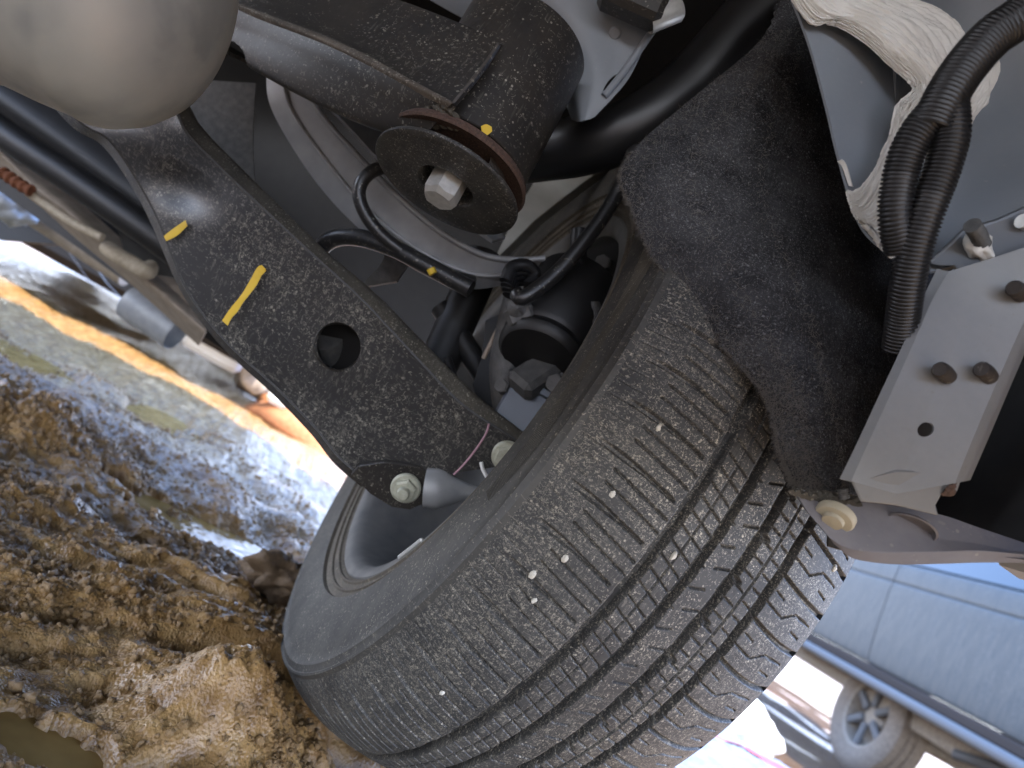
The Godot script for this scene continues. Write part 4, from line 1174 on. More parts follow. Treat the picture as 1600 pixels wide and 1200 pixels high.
func strand(g: Geo, p: Vector3, d: Vector3, long: float, rng: RandomNumberGenerator) -> void:
	var side := d.cross(Vector3(rng.randf_range(-1, 1), rng.randf_range(-1, 1), rng.randf_range(-1, 1))).normalized()
	var bend := side * long * rng.randf_range(-0.4, 0.4)
	var w := side.cross(d) * 0.00012
	var m := p + d * long * 0.5 + bend
	var q := p + d * long
	for s in 2:
		var ww := w if s == 0 else side * 0.00012
		var n := d.cross(ww).normalized()
		g.flat([p - ww, p + ww, m + ww, m - ww], n)
		g.flat([m - ww, m + ww, q], n)


# ---------------------------------------------------------------- body side, sealant, conduit, bracket, bumper corner
func make_body_side() -> void:
	var body := put("body_panel", sheet([
		PackedVector3Array([Vector3(-0.1605, 0.6616, 0.3511), Vector3(-0.1299, 0.6265, 0.3663), Vector3(-0.1047, 0.5904, 0.3799), Vector3(-0.0847, 0.5578, 0.3923), Vector3(-0.0606, 0.5251, 0.4060), Vector3(-0.0420, 0.5128, 0.4205)]),
		PackedVector3Array([Vector3(-0.1324, 0.6817, 0.3565), Vector3(-0.1053, 0.6440, 0.3704), Vector3(-0.0829, 0.6056, 0.3829), Vector3(-0.0637, 0.5720, 0.3950), Vector3(-0.0441, 0.5406, 0.4075), Vector3(-0.0313, 0.5201, 0.4193)]),
		PackedVector3Array([Vector3(-0.0846, 0.7200, 0.3594), Vector3(-0.0678, 0.6745, 0.3694), Vector3(-0.0502, 0.6316, 0.3799), Vector3(-0.0416, 0.5870, 0.3980), Vector3(-0.0300, 0.5491, 0.4126), Vector3(-0.0221, 0.5256, 0.4226)])], 60, 40, 0.002), M.body_grey, car, "blue grey painted body panel edged with cream sealant")
	put("body_wall", sheet([
		PackedVector3Array([Vector3(-0.0982, 0.7023, 0.3691), Vector3(-0.0753, 0.6551, 0.3753), Vector3(-0.0558, 0.6052, 0.3856), Vector3(-0.0466, 0.5582, 0.4036), Vector3(-0.0313, 0.5201, 0.4193), Vector3(-0.0209, 0.5148, 0.4269)]),
		PackedVector3Array([Vector3(-0.0486, 0.7607, 0.3434), Vector3(-0.0171, 0.7154, 0.3473), Vector3(0.0083, 0.6626, 0.3589), Vector3(0.0088, 0.6073, 0.3839), Vector3(-0.0036, 0.5526, 0.4156), Vector3(-0.0107, 0.5252, 0.4312)]),
		PackedVector3Array([Vector3(-0.0009, 0.7769, 0.3804), Vector3(0.0258, 0.7312, 0.3828), Vector3(0.0409, 0.6849, 0.3921), Vector3(0.0433, 0.6398, 0.4084), Vector3(0.0264, 0.5864, 0.4390), Vector3(0.0130, 0.5580, 0.4578)])], 50, 40, 0.002), M.body_grey, body)
	# brushed sealant, ridged along the brush strokes
	var f := noise(71, 1.0, 4)
	var ridged := func(u: float, v: float, p: Vector3) -> float:
		return 0.0022 * f.get_noise_2d(u * 4.0, v * 14.0) + 0.0007 * f.get_noise_2d(u * 7.0 + 40.0, v * 60.0) * smoothstep(-0.1, 0.3, f.get_noise_2d(u * 6.0, v * 6.0 + 9.0)) + 0.0005 * f.get_noise_2d(u * 40.0, v * 30.0)
	put("sealant", sheet([
		PackedVector3Array([Vector3(-0.1624, 0.6475, 0.3625), Vector3(-0.1365, 0.6322, 0.3693), Vector3(-0.1246, 0.6378, 0.3755), Vector3(-0.1069, 0.6352, 0.3846), Vector3(-0.0864, 0.6272, 0.3939), Vector3(-0.0727, 0.6208, 0.4014), Vector3(-0.0704, 0.6150, 0.4034), Vector3(-0.0749, 0.6039, 0.4039), Vector3(-0.0735, 0.5915, 0.4060), Vector3(-0.0713, 0.5788, 0.4072), Vector3(-0.0720, 0.5537, 0.4082), Vector3(-0.0753, 0.5378, 0.4084), Vector3(-0.0793, 0.5354, 0.4070)]),
		PackedVector3Array([Vector3(-0.1598, 0.6513, 0.3679), Vector3(-0.1339, 0.6394, 0.3751), Vector3(-0.1177, 0.6425, 0.3823), Vector3(-0.1014, 0.6397, 0.3900), Vector3(-0.0834, 0.6321, 0.3985), Vector3(-0.0702, 0.6246, 0.4057), Vector3(-0.0664, 0.6130, 0.4086), Vector3(-0.0685, 0.6007, 0.4096), Vector3(-0.0688, 0.5870, 0.4110), Vector3(-0.0678, 0.5720, 0.4116), Vector3(-0.0675, 0.5503, 0.4123), Vector3(-0.0692, 0.5311, 0.4126), Vector3(-0.0749, 0.5269, 0.4104)]),
		PackedVector3Array([Vector3(-0.1390, 0.6685, 0.3760), Vector3(-0.1164, 0.6583, 0.3825), Vector3(-0.0975, 0.6580, 0.3891), Vector3(-0.0833, 0.6533, 0.3969), Vector3(-0.0704, 0.6436, 0.4037), Vector3(-0.0611, 0.6323, 0.4093), Vector3(-0.0575, 0.6162, 0.4126), Vector3(-0.0594, 0.6014, 0.4134), Vector3(-0.0600, 0.5862, 0.4135), Vector3(-0.0601, 0.5684, 0.4145), Vector3(-0.0588, 0.5463, 0.4164), Vector3(-0.0588, 0.5241, 0.4169), Vector3(-0.0697, 0.5218, 0.4134)]),
		PackedVector3Array([Vector3(-0.1121, 0.6939, 0.3797), Vector3(-0.0879, 0.6831, 0.3855), Vector3(-0.0711, 0.6832, 0.3915), Vector3(-0.0578, 0.6797, 0.3971), Vector3(-0.0481, 0.6694, 0.4029), Vector3(-0.0426, 0.6504, 0.4085), Vector3(-0.0432, 0.6269, 0.4129), Vector3(-0.0458, 0.6060, 0.4159), Vector3(-0.0483, 0.5878, 0.4161), Vector3(-0.0493, 0.5700, 0.4168), Vector3(-0.0475, 0.5445, 0.4195), Vector3(-0.0433, 0.5117, 0.4221), Vector3(-0.0609, 0.5192, 0.4167)])], 220, 130, 0.0015, [], true, ridged), M.sealant, body, "cream brushed seam sealant")
	put("sealant", sheet([PackedVector3Array([Vector3(-0.0252, 0.6709, 0.3920), Vector3(-0.0181, 0.6838, 0.3956), Vector3(-0.0122, 0.6690, 0.3956), Vector3(-0.0129, 0.6481, 0.3960), Vector3(-0.0181, 0.6233, 0.3988)]), PackedVector3Array([Vector3(-0.0317, 0.6593, 0.3950), Vector3(-0.0281, 0.6686, 0.3971), Vector3(-0.0226, 0.6549, 0.3982), Vector3(-0.0227, 0.6402, 0.3974), Vector3(-0.0224, 0.6227, 0.3986)]), PackedVector3Array([Vector3(-0.0416, 0.6421, 0.3942), Vector3(-0.0403, 0.6476, 0.3952), Vector3(-0.0355, 0.6402, 0.3979), Vector3(-0.0329, 0.6292, 0.3994), Vector3(-0.0291, 0.6194, 0.4004)])], 40, 30, 0.0015, [], true, ridged), M.sealant, body)
	put("sealant", sheet([PackedVector3Array([Vector3(-0.0861, 0.5557, 0.3927), Vector3(-0.0826, 0.5527, 0.3955), Vector3(-0.0752, 0.5441, 0.3987)]), PackedVector3Array([Vector3(-0.0861, 0.5556, 0.3959), Vector3(-0.0826, 0.5539, 0.3977), Vector3(-0.0740, 0.5434, 0.4011)])], 14, 6, 0.001), M.sealant, body)
	put("sealant", lump(Vector3(0.009, 0.005, 0.007), 8, 0.3, 10).moved(Transform3D(Basis(Vector3.FORWARD, 0.6), Vector3(-0.0147, 0.5337, 0.4457))), M.sealant, body)
	put("stud", tube(PackedVector3Array([Vector3(-0.0147, 0.5341, 0.4478), Vector3(-0.0235, 0.5344, 0.4506), Vector3(-0.0320, 0.5339, 0.4532)]), 0.0042, 20, 16, 0.0016, 0.0006), M.cast_iron, body)
	put("stud", tube(PackedVector3Array([Vector3(-0.0033, 0.5533, 0.4577), Vector3(-0.0086, 0.5517, 0.4581)]), 0.004, 10, 12), M.zinc, body)
	# ledge above the bracket
	put("ledge", plate(PackedVector3Array([Vector3(-0.0233, 0.5189, 0.4267), Vector3(-0.0215, 0.5309, 0.4329), Vector3(-0.0209, 0.5404, 0.4373), Vector3(-0.0115, 0.5522, 0.4468), Vector3(-0.0007, 0.5712, 0.4606), Vector3(0.0106, 0.5396, 0.4665), Vector3(-0.0019, 0.5243, 0.4525), Vector3(-0.0105, 0.5159, 0.4417), Vector3(-0.0162, 0.5203, 0.4373), Vector3(-0.0207, 0.5179, 0.4336)]), Vector3(0.0, 0.002, -0.002)), M.body_grey, body)
	# corrugated wiring conduit and its branch
	put("conduit", tube(PackedVector3Array([Vector3(-0.0763, 0.6538, 0.4903), Vector3(-0.0849, 0.6174, 0.4792), Vector3(-0.0903, 0.6024, 0.4727), Vector3(-0.0925, 0.5845, 0.4678), Vector3(-0.0916, 0.5684, 0.4640), Vector3(-0.0884, 0.5541, 0.4601)]), 0.0098, 60, 28, 0.0021, 0.0016), M.rubber_black, car, "black corrugated wiring conduit")
	put("conduit", tube(PackedVector3Array([Vector3(-0.0904, 0.5650, 0.4618), Vector3(-0.0912, 0.5531, 0.4570), Vector3(-0.0888, 0.5403, 0.4530), Vector3(-0.0821, 0.5252, 0.4500), Vector3(-0.0730, 0.5119, 0.4480), Vector3(-0.0583, 0.5013, 0.4458)]), 0.0083, 60, 28, 0.0021, 0.0014), M.rubber_black, car)
	put("conduit", tube(PackedVector3Array([Vector3(-0.0881, 0.5679, 0.4639), Vector3(-0.0794, 0.5542, 0.4648), Vector3(-0.0731, 0.5390, 0.4627), Vector3(-0.0663, 0.5202, 0.4583), Vector3(-0.0576, 0.5035, 0.4525), Vector3(-0.0456, 0.4882, 0.4458), Vector3(-0.0314, 0.4753, 0.4379), Vector3(-0.0195, 0.4641, 0.4317)]), 0.0083, 60, 28, 0.0021, 0.0013), M.rubber_black, car)
	# sheet metal bracket with folded edges
	var low := PackedVector3Array([Vector3(-0.0245, 0.3805, 0.4412), Vector3(-0.0252, 0.4028, 0.4416), Vector3(-0.0262, 0.4319, 0.4416), Vector3(-0.0272, 0.4614, 0.4417), Vector3(-0.0289, 0.4891, 0.4414), Vector3(-0.0287, 0.5100, 0.4408)])
	var fold := PackedVector3Array([Vector3(-0.0218, 0.3814, 0.4463), Vector3(-0.0231, 0.4046, 0.4466), Vector3(-0.0243, 0.4333, 0.4465), Vector3(-0.0256, 0.4624, 0.4465), Vector3(-0.0271, 0.4898, 0.4462), Vector3(-0.0257, 0.5096, 0.4459)])
	var midd := PackedVector3Array([Vector3(0.0009, 0.3872, 0.4536), Vector3(-0.0029, 0.4129, 0.4535), Vector3(-0.0061, 0.4443, 0.4542), Vector3(-0.0086, 0.4726, 0.4548), Vector3(-0.0108, 0.5014, 0.4556), Vector3(-0.0140, 0.5238, 0.4552)])
	var far := PackedVector3Array([Vector3(0.0215, 0.4068, 0.4642), Vector3(0.0185, 0.4302, 0.4651), Vector3(0.0152, 0.4594, 0.4665), Vector3(0.0123, 0.4872, 0.4680), Vector3(0.0092, 0.5168, 0.4696), Vector3(0.0038, 0.5473, 0.4706)])
	var br := put("bracket", sheet([low, fold, midd, far], 150, 110, 0.0018, [[Vector3(-0.0016, 0.4250, 0.4548), 0.0036, (Vector3(-0.0001, 0.4287, 0.4557) - Vector3(-0.0032, 0.4213, 0.4539)).normalized(), 1.25]], false), M.bracket_grey, car, "pale grey sheet metal bracket with black studs")
	put("folded_edge", sheet([far, PackedVector3Array([Vector3(0.0307, 0.4122, 0.4612), Vector3(0.0284, 0.4360, 0.4623), Vector3(0.0249, 0.4657, 0.4639), Vector3(0.0218, 0.4950, 0.4654), Vector3(0.0189, 0.5253, 0.4672), Vector3(0.0149, 0.5552, 0.4685)]), PackedVector3Array([Vector3(0.0459, 0.4189, 0.4508), Vector3(0.0434, 0.4437, 0.4520), Vector3(0.0398, 0.4746, 0.4536), Vector3(0.0366, 0.5050, 0.4552), Vector3(0.0335, 0.5366, 0.4571), Vector3(0.0297, 0.5670, 0.4586)])], 60, 8, 0.0018), M.bracket_grey, br)
	put("foot", plate(PackedVector3Array([Vector3(-0.0214, 0.3815, 0.4459), Vector3(-0.0116, 0.3748, 0.4476), Vector3(0.0047, 0.3822, 0.4531), Vector3(0.0256, 0.3885, 0.4600), Vector3(0.0218, 0.3925, 0.4594), Vector3(0.0213, 0.3994, 0.4603), Vector3(0.0270, 0.4044, 0.4629), Vector3(0.0255, 0.4106, 0.4633), Vector3(0.0204, 0.4123, 0.4624), Vector3(-0.0054, 0.3979, 0.4531)]), Vector3(0.001, 0.001, -0.002)), M.bracket_grey, br)
	put("added_backing", plate(PackedVector3Array([Vector3(0.0228, 0.4022, 0.3947), Vector3(0.0679, 0.4281, 0.4164), Vector3(0.0668, 0.5186, 0.4269), Vector3(0.0513, 0.5822, 0.4300), Vector3(0.0201, 0.5519, 0.4015), Vector3(0.0206, 0.4815, 0.3984)]), Vector3(0.004, 0.002, -0.006)), M.dark_paint, br)  # dark sheet added so no sky shows through the bracket hole
	put("rust_spot", lump(Vector3(0.004, 0.0012, 0.003), 12, 0.4, 8).moved(axis(Vector3(0.0225, 0.4027, 0.4624), Vector3(0.3, 1, 0.3))), M.rust, br)
	for q in [[1478, Vector3(-0.0051, 0.4549, 0.4569), Vector3(-0.0181, 0.4524, 0.4622)], [1540, Vector3(0.0121, 0.4653, 0.4642), Vector3(-0.0014, 0.4626, 0.4694)], [1592, Vector3(0.0051, 0.5117, 0.4667), Vector3(-0.0080, 0.5076, 0.4718)]]:
		put("rubber_plug", tube(PackedVector3Array([q[1], (q[1] + q[2]) * 0.5 + Vector3(0, 0.0006, 0), q[2]]), 0.0043, 12, 16, 0, 0, 0.8), M.puck_rubber, br)
	# bumper corner below the bracket
	var lip := put("bumper_corner", sheet([
		PackedVector3Array([Vector3(-0.0255, 0.3686, 0.4132), Vector3(-0.0104, 0.3742, 0.4215), Vector3(0.0046, 0.3795, 0.4286), Vector3(0.0219, 0.3872, 0.4367), Vector3(0.0431, 0.3946, 0.4460), Vector3(0.0667, 0.3993, 0.4545), Vector3(0.1085, 0.4080, 0.4679)]),
		PackedVector3Array([Vector3(-0.0150, 0.3602, 0.4205), Vector3(-0.0040, 0.3626, 0.4272), Vector3(0.0093, 0.3671, 0.4338), Vector3(0.0249, 0.3738, 0.4413), Vector3(0.0454, 0.3819, 0.4504), Vector3(0.0662, 0.3907, 0.4586), Vector3(0.1033, 0.4024, 0.4730)]),
		PackedVector3Array([Vector3(-0.0009, 0.3532, 0.4280), Vector3(0.0064, 0.3525, 0.4322), Vector3(0.0144, 0.3554, 0.4381), Vector3(0.0274, 0.3631, 0.4449), Vector3(0.0453, 0.3750, 0.4537), Vector3(0.0640, 0.3870, 0.4617), Vector3(0.0977, 0.4036, 0.4757)]),
		PackedVector3Array([Vector3(0.0037, 0.3515, 0.4281), Vector3(0.0137, 0.3495, 0.4329), Vector3(0.0236, 0.3529, 0.4383), Vector3(0.0353, 0.3594, 0.4447), Vector3(0.0505, 0.3697, 0.4525), Vector3(0.0691, 0.3821, 0.4605), Vector3(0.1012, 0.4018, 0.4744)])], 90, 42, 0.0028, [], false), M.plastic_grey, car, "scuffed grey plastic bumper corner")
	put("upper_flange", sheet([PackedVector3Array([Vector3(-0.0248, 0.3700, 0.4104), Vector3(-0.0187, 0.3721, 0.4167), Vector3(-0.0090, 0.3770, 0.4233), Vector3(0.0042, 0.3820, 0.4298)]), PackedVector3Array([Vector3(-0.0264, 0.3675, 0.4159), Vector3(-0.0197, 0.3688, 0.4212), Vector3(-0.0101, 0.3731, 0.4267), Vector3(0.0036, 0.3783, 0.4324)])], 40, 8, 0.003, [], true, func(u: float, v: float, p: Vector3) -> float: return 0.0012 * sin(u * 41.0) * sin(v * 5.0)), M.dusty_edge, lip)
	put("slot_shade", plate(PackedVector3Array([Vector3(-0.0013, 0.3555, 0.4256), Vector3(0.0133, 0.3537, 0.4328), Vector3(0.0090, 0.3502, 0.4311), Vector3(0.0014, 0.3480, 0.4270)]), Vector3(0.002, 0.003, -0.004)), M.dark_paint, lip)  # solid dark plate, the opening's shade put into its colour
	put("clip", lathe(PackedVector2Array([Vector2(-0.003, 0.0108), Vector2(0.0, 0.0108), Vector2(0.0012, 0.0098), Vector2(0.0016, 0.006), Vector2(0.0038, 0.0055), Vector2(0.0042, 0.0)]), 36).moved(axis(Vector3(-0.0045, 0.3640, 0.4288), Vector3(-0.35, -1.0, 0.35))), M.clip_tan, lip, "round tan push clip")
	put("clip_cross", block(Vector3(0.004, 0.0025, 0.008), 0.0006).moved(axis(Vector3(-0.0047, 0.3633, 0.4313), Vector3(-0.35, -1.0, 0.35))), M.clip_tan, lip)
	put("recess", lathe(PackedVector2Array([Vector2(0.0014, 0.0135), Vector2(0.0018, 0.0125), Vector2(-0.0012, 0.0105), Vector2(-0.0015, 0.0)]), 36).moved(axis(Vector3(0.0317, 0.3808, 0.4425), Vector3(-0.2, -1.0, 0.3))), M.plastic_grey, lip)
	put("stud", tube(PackedVector3Array([Vector3(-0.0094, 0.3797, 0.4298), Vector3(-0.0062, 0.3753, 0.4312)]), 0.0028, 10, 12, 0.0011, 0.0004), M.cast_iron, lip)
	put("inner_wall", block(Vector3(0.006, 0.5, 0.6), 0.002).moved(Transform3D(Basis.IDENTITY, Vector3(0.118, 0.655, 0.66))), M.dark_paint, car)  # dark sheet before the sill, its colour stands for the shade inside


# ---------------------------------------------------------------- exhaust
func make_exhaust() -> void:
	var a := Vector3(-0.6178, 0.4368, 0.1895)
	var b := Vector3(-0.4680, 0.4432, 0.2343)
	var prof := PackedVector2Array()
	var length := a.distance_to(b)
	prof.append(Vector2(0, 0))
	prof.append(Vector2(0, 0.09))
	for k in 6:
		prof.append(Vector2(length * 0.29 * k / 5.0, 0.09))
	for q in [[0.0, 0.0905], [0.004, 0.0925], [0.009, 0.0925], [0.013, 0.0905], [0.02, 0.0895], [0.05, 0.0885], [0.075, 0.0865], [0.083, 0.0868], [0.088, 0.0855], [0.1, 0.079], [0.112, 0.068], [0.121, 0.052], [0.127, 0.033], [0.13, 0.015], [0.13, 0.0]]:
		prof.append(Vector2(length * 0.3 + q[0], q[1]))
	put("muffler", lathe(prof, 96).moved(axis(a, b - a)), M.muffler_steel, car, "stained grey exhaust silencer with a domed end")


func make_underbody() -> void:
	# floor and inner panels close the view upward
	put("floor_pan", block(Vector3(1.7, 0.03, 2.9), 0.01).moved(Transform3D(Basis.IDENTITY, Vector3(-0.76, 0.84, 0.43))), M.dark_paint, car)
	put("cabin", block(Vector3(1.66, 0.8, 2.6), 0.2).moved(Transform3D(Basis.IDENTITY, Vector3(-0.76, 1.27, 0.25))), M.body_grey, car)
	for side in [0.15, -1.64]:
		put("quarter_panel", block(Vector3(0.05, 0.46, 1.5), 0.015).moved(Transform3D(Basis.IDENTITY, Vector3(side, 0.98, -0.25))), M.body_grey, car)
		put("quarter_panel", block(Vector3(0.05, 0.4, 0.5), 0.015).moved(Transform3D(Basis.IDENTITY, Vector3(side, 0.56, -0.72))), M.body_grey, car)
		put("quarter_panel", block(Vector3(0.05, 0.4, 0.15), 0.01).moved(Transform3D(Basis.IDENTITY, Vector3(side, 0.62, 0.35))), M.body_grey, car)
		put("sill", block(Vector3(0.05, 0.8, 1.1), 0.015).moved(Transform3D(Basis.IDENTITY, Vector3(side, 0.8, 0.95))), M.body_grey, car)
	put("added_sky_blocker", block(Vector3(1.6, 0.03, 1.0), 0.01).moved(Transform3D(Basis.IDENTITY, Vector3(-0.76, 0.5, 1.36))), M.dark_paint, car)  # unseen slab added to keep sky light off the upper tyre
	put("rear_bumper", block(Vector3(1.74, 0.42, 0.06), 0.02).moved(Transform3D(Basis.IDENTITY, Vector3(-0.76, 0.63, -0.98))), M.plastic_grey, car)
	put("wheel_house", sheet([PackedVector3Array([Vector3(-0.8185, 0.6549, -0.4204), Vector3(-0.5590, 0.8227, -0.3763), Vector3(-0.2437, 1.0130, -0.2607), Vector3(0.0010, 1.0953, -0.0739)]), PackedVector3Array([Vector3(-0.7281, 0.4467, -0.5238), Vector3(-0.4521, 0.6507, -0.5230), Vector3(-0.1002, 0.8443, -0.3437), Vector3(0.0620, 0.8860, -0.1336)]), PackedVector3Array([Vector3(-0.5747, 0.2798, -0.4988), Vector3(-0.2964, 0.3844, -0.5093), Vector3(-0.0078, 0.4567, -0.3107), Vector3(0.1053, 0.6693, -0.0945)])], 40, 30, 0.003), M.dark_paint, car)
	put("heat_shield", sheet([PackedVector3Array([Vector3(-0.5708, 0.4979, -0.1566), Vector3(-0.5359, 0.5147, -0.1443), Vector3(-0.4860, 0.5405, -0.1265)]), PackedVector3Array([Vector3(-0.5314, 0.4445, -0.1514), Vector3(-0.4812, 0.4490, -0.1361), Vector3(-0.4556, 0.4816, -0.1247)]), PackedVector3Array([Vector3(-0.4761, 0.4263, -0.1374), Vector3(-0.4447, 0.4282, -0.1279), Vector3(-0.4156, 0.4200, -0.1203)])], 20, 20, 0.002), M.cast_iron, car)
	put("cross_tube", tube(PackedVector3Array([Vector3(-0.9332, 0.3820, -0.4870), Vector3(-0.7890, 0.3597, -0.4263), Vector3(-0.6606, 0.3503, -0.3792), Vector3(-0.5232, 0.3378, -0.3298), Vector3(-0.4498, 0.3267, -0.3200)]), 0.021, 40, 24), M.dark_paint, car)
	put("tank", sheet([PackedVector3Array([Vector3(-1.0365, 0.4965, -0.6086), Vector3(-0.8102, 0.4915, -0.5426), Vector3(-0.5736, 0.4691, -0.4757)]), PackedVector3Array([Vector3(-0.9639, 0.4208, -0.5439), Vector3(-0.7381, 0.3994, -0.4800), Vector3(-0.5202, 0.3733, -0.4191)]), PackedVector3Array([Vector3(-0.9480, 0.3644, -0.5774), Vector3(-0.7470, 0.3583, -0.5190), Vector3(-0.5228, 0.3314, -0.4563)])], 20, 16, 0.004), M.dark_paint, car)
	put("rear_panel", sheet([PackedVector3Array([Vector3(-1.1741, 0.4477, -0.8648), Vector3(-0.5105, 0.3741, -0.6784), Vector3(-0.3234, 0.3476, -0.6266)]), PackedVector3Array([Vector3(-1.1379, 0.3858, -0.8616), Vector3(-0.4781, 0.2961, -0.6783), Vector3(-0.2970, 0.2799, -0.6270)]), PackedVector3Array([Vector3(-1.0897, 0.3034, -0.8573), Vector3(-0.4578, 0.2386, -0.6792), Vector3(-0.2827, 0.2328, -0.6284)])], 20, 10, 0.003), M.dark_paint, car)
	put("cross_member", sheet([PackedVector3Array([Vector3(-1.0316, 0.3911, -0.7247), Vector3(-0.8903, 0.3580, -0.6872), Vector3(-0.8140, 0.3525, -0.6654), Vector3(-0.7187, 0.3354, -0.6394), Vector3(-0.5931, 0.3082, -0.6057), Vector3(-0.4384, 0.2729, -0.5645)]), PackedVector3Array([Vector3(-0.9902, 0.3689, -0.6628), Vector3(-0.8559, 0.3390, -0.6269), Vector3(-0.7861, 0.3194, -0.6087), Vector3(-0.6964, 0.3058, -0.5839), Vector3(-0.5760, 0.2797, -0.5517), Vector3(-0.4304, 0.2504, -0.5124)]), PackedVector3Array([Vector3(-1.0361, 0.3505, -0.7834), Vector3(-0.8919, 0.3209, -0.7446), Vector3(-0.8324, 0.3059, -0.7288), Vector3(-0.7290, 0.2812, -0.7014), Vector3(-0.6011, 0.2578, -0.6666), Vector3(-0.4400, 0.2210, -0.6236)])], 40, 10, 0.004), M.tan_steel, car)
	put("front_pipe", tube(PackedVector3Array([Vector3(-1.2338, 0.3116, -1.3185), Vector3(-1.0766, 0.2788, -1.2761), Vector3(-0.9518, 0.2721, -1.2402), Vector3(-0.8254, 0.2627, -1.2042), Vector3(-0.7189, 0.2577, -1.1735)]), 0.03, 30, 20), M.tan_steel, car)
	put("hanger", lump(Vector3(0.06, 0.04, 0.06), 15, 0.25, 14).moved(Transform3D(Basis.IDENTITY, Vector3(-0.9993, 0.2679, -1.1498))), M.alloy, car)
	put("rusty_clamp", tube(PackedVector3Array([Vector3(-0.7920, 0.3128, -0.5063), Vector3(-0.7741, 0.3113, -0.5012), Vector3(-0.7561, 0.3097, -0.4961), Vector3(-0.7391, 0.3099, -0.4911)]), 0.0085, 40, 14, 0.012, 0.003), M.rusty, car)
	put("hook", tube(PackedVector3Array([Vector3(-0.6232, 0.2917, -0.5326), Vector3(-0.5972, 0.2898, -0.5042), Vector3(-0.5738, 0.2898, -0.4973), Vector3(-0.5495, 0.2903, -0.4901), Vector3(-0.5505, 0.2995, -0.5103)]), 0.013, 30, 14), M.cream_steel, car)
	put("pressed_strip", tube(PackedVector3Array([Vector3(-0.7476, 0.3063, -0.5045), Vector3(-0.7062, 0.3017, -0.4929), Vector3(-0.6616, 0.2991, -0.4801), Vector3(-0.6199, 0.3015, -0.4675)]), 0.007, 30, 10), M.cream_steel, car)
	put("exhaust_end", lathe(PackedVector2Array([Vector2(0.0, 0.03), Vector2(0.0, 0.036), Vector2(0.01, 0.038), Vector2(0.05, 0.036), Vector2(0.11, 0.036)]), 40).moved(axis(Vector3(-0.6017, 0.2257, -0.7756), Vector3(-0.5291, 0.2189, -0.7551) - Vector3(-0.6017, 0.2257, -0.7756))), M.alloy, car)
	put("tow_loop", tube(PackedVector3Array([Vector3(-0.5550, 0.3055, -0.5948), Vector3(-0.5147, 0.2887, -0.5850), Vector3(-0.4821, 0.2852, -0.5759), Vector3(-0.4506, 0.2939, -0.5655), Vector3(-0.4186, 0.2849, -0.5572)]), 0.016, 30, 16), M.tan_steel, car)
	put("splash_guard", plate(PackedVector3Array([Vector3(-1.2766, 0.1739, -1.6624), Vector3(-1.0826, 0.2589, -1.5951), Vector3(-0.9554, 0.2498, -1.5588), Vector3(-1.1449, 0.1570, -1.6257)]), Vector3(0, 0, -0.02)), M.dark_paint, car)
	put("mud_flap", plate(PackedVector3Array([Vector3(-1.0095, 0.2451, -1.5753), Vector3(-0.9525, 0.2623, -1.5564), Vector3(-0.8369, 0.2034, -1.5295), Vector3(-0.6501, 0.1445, -1.4816), Vector3(-0.6957, 0.1599, -1.4932), Vector3(-0.8455, 0.1661, -1.5365)]), Vector3(0, 0, -0.01)), M.tan_steel, car)


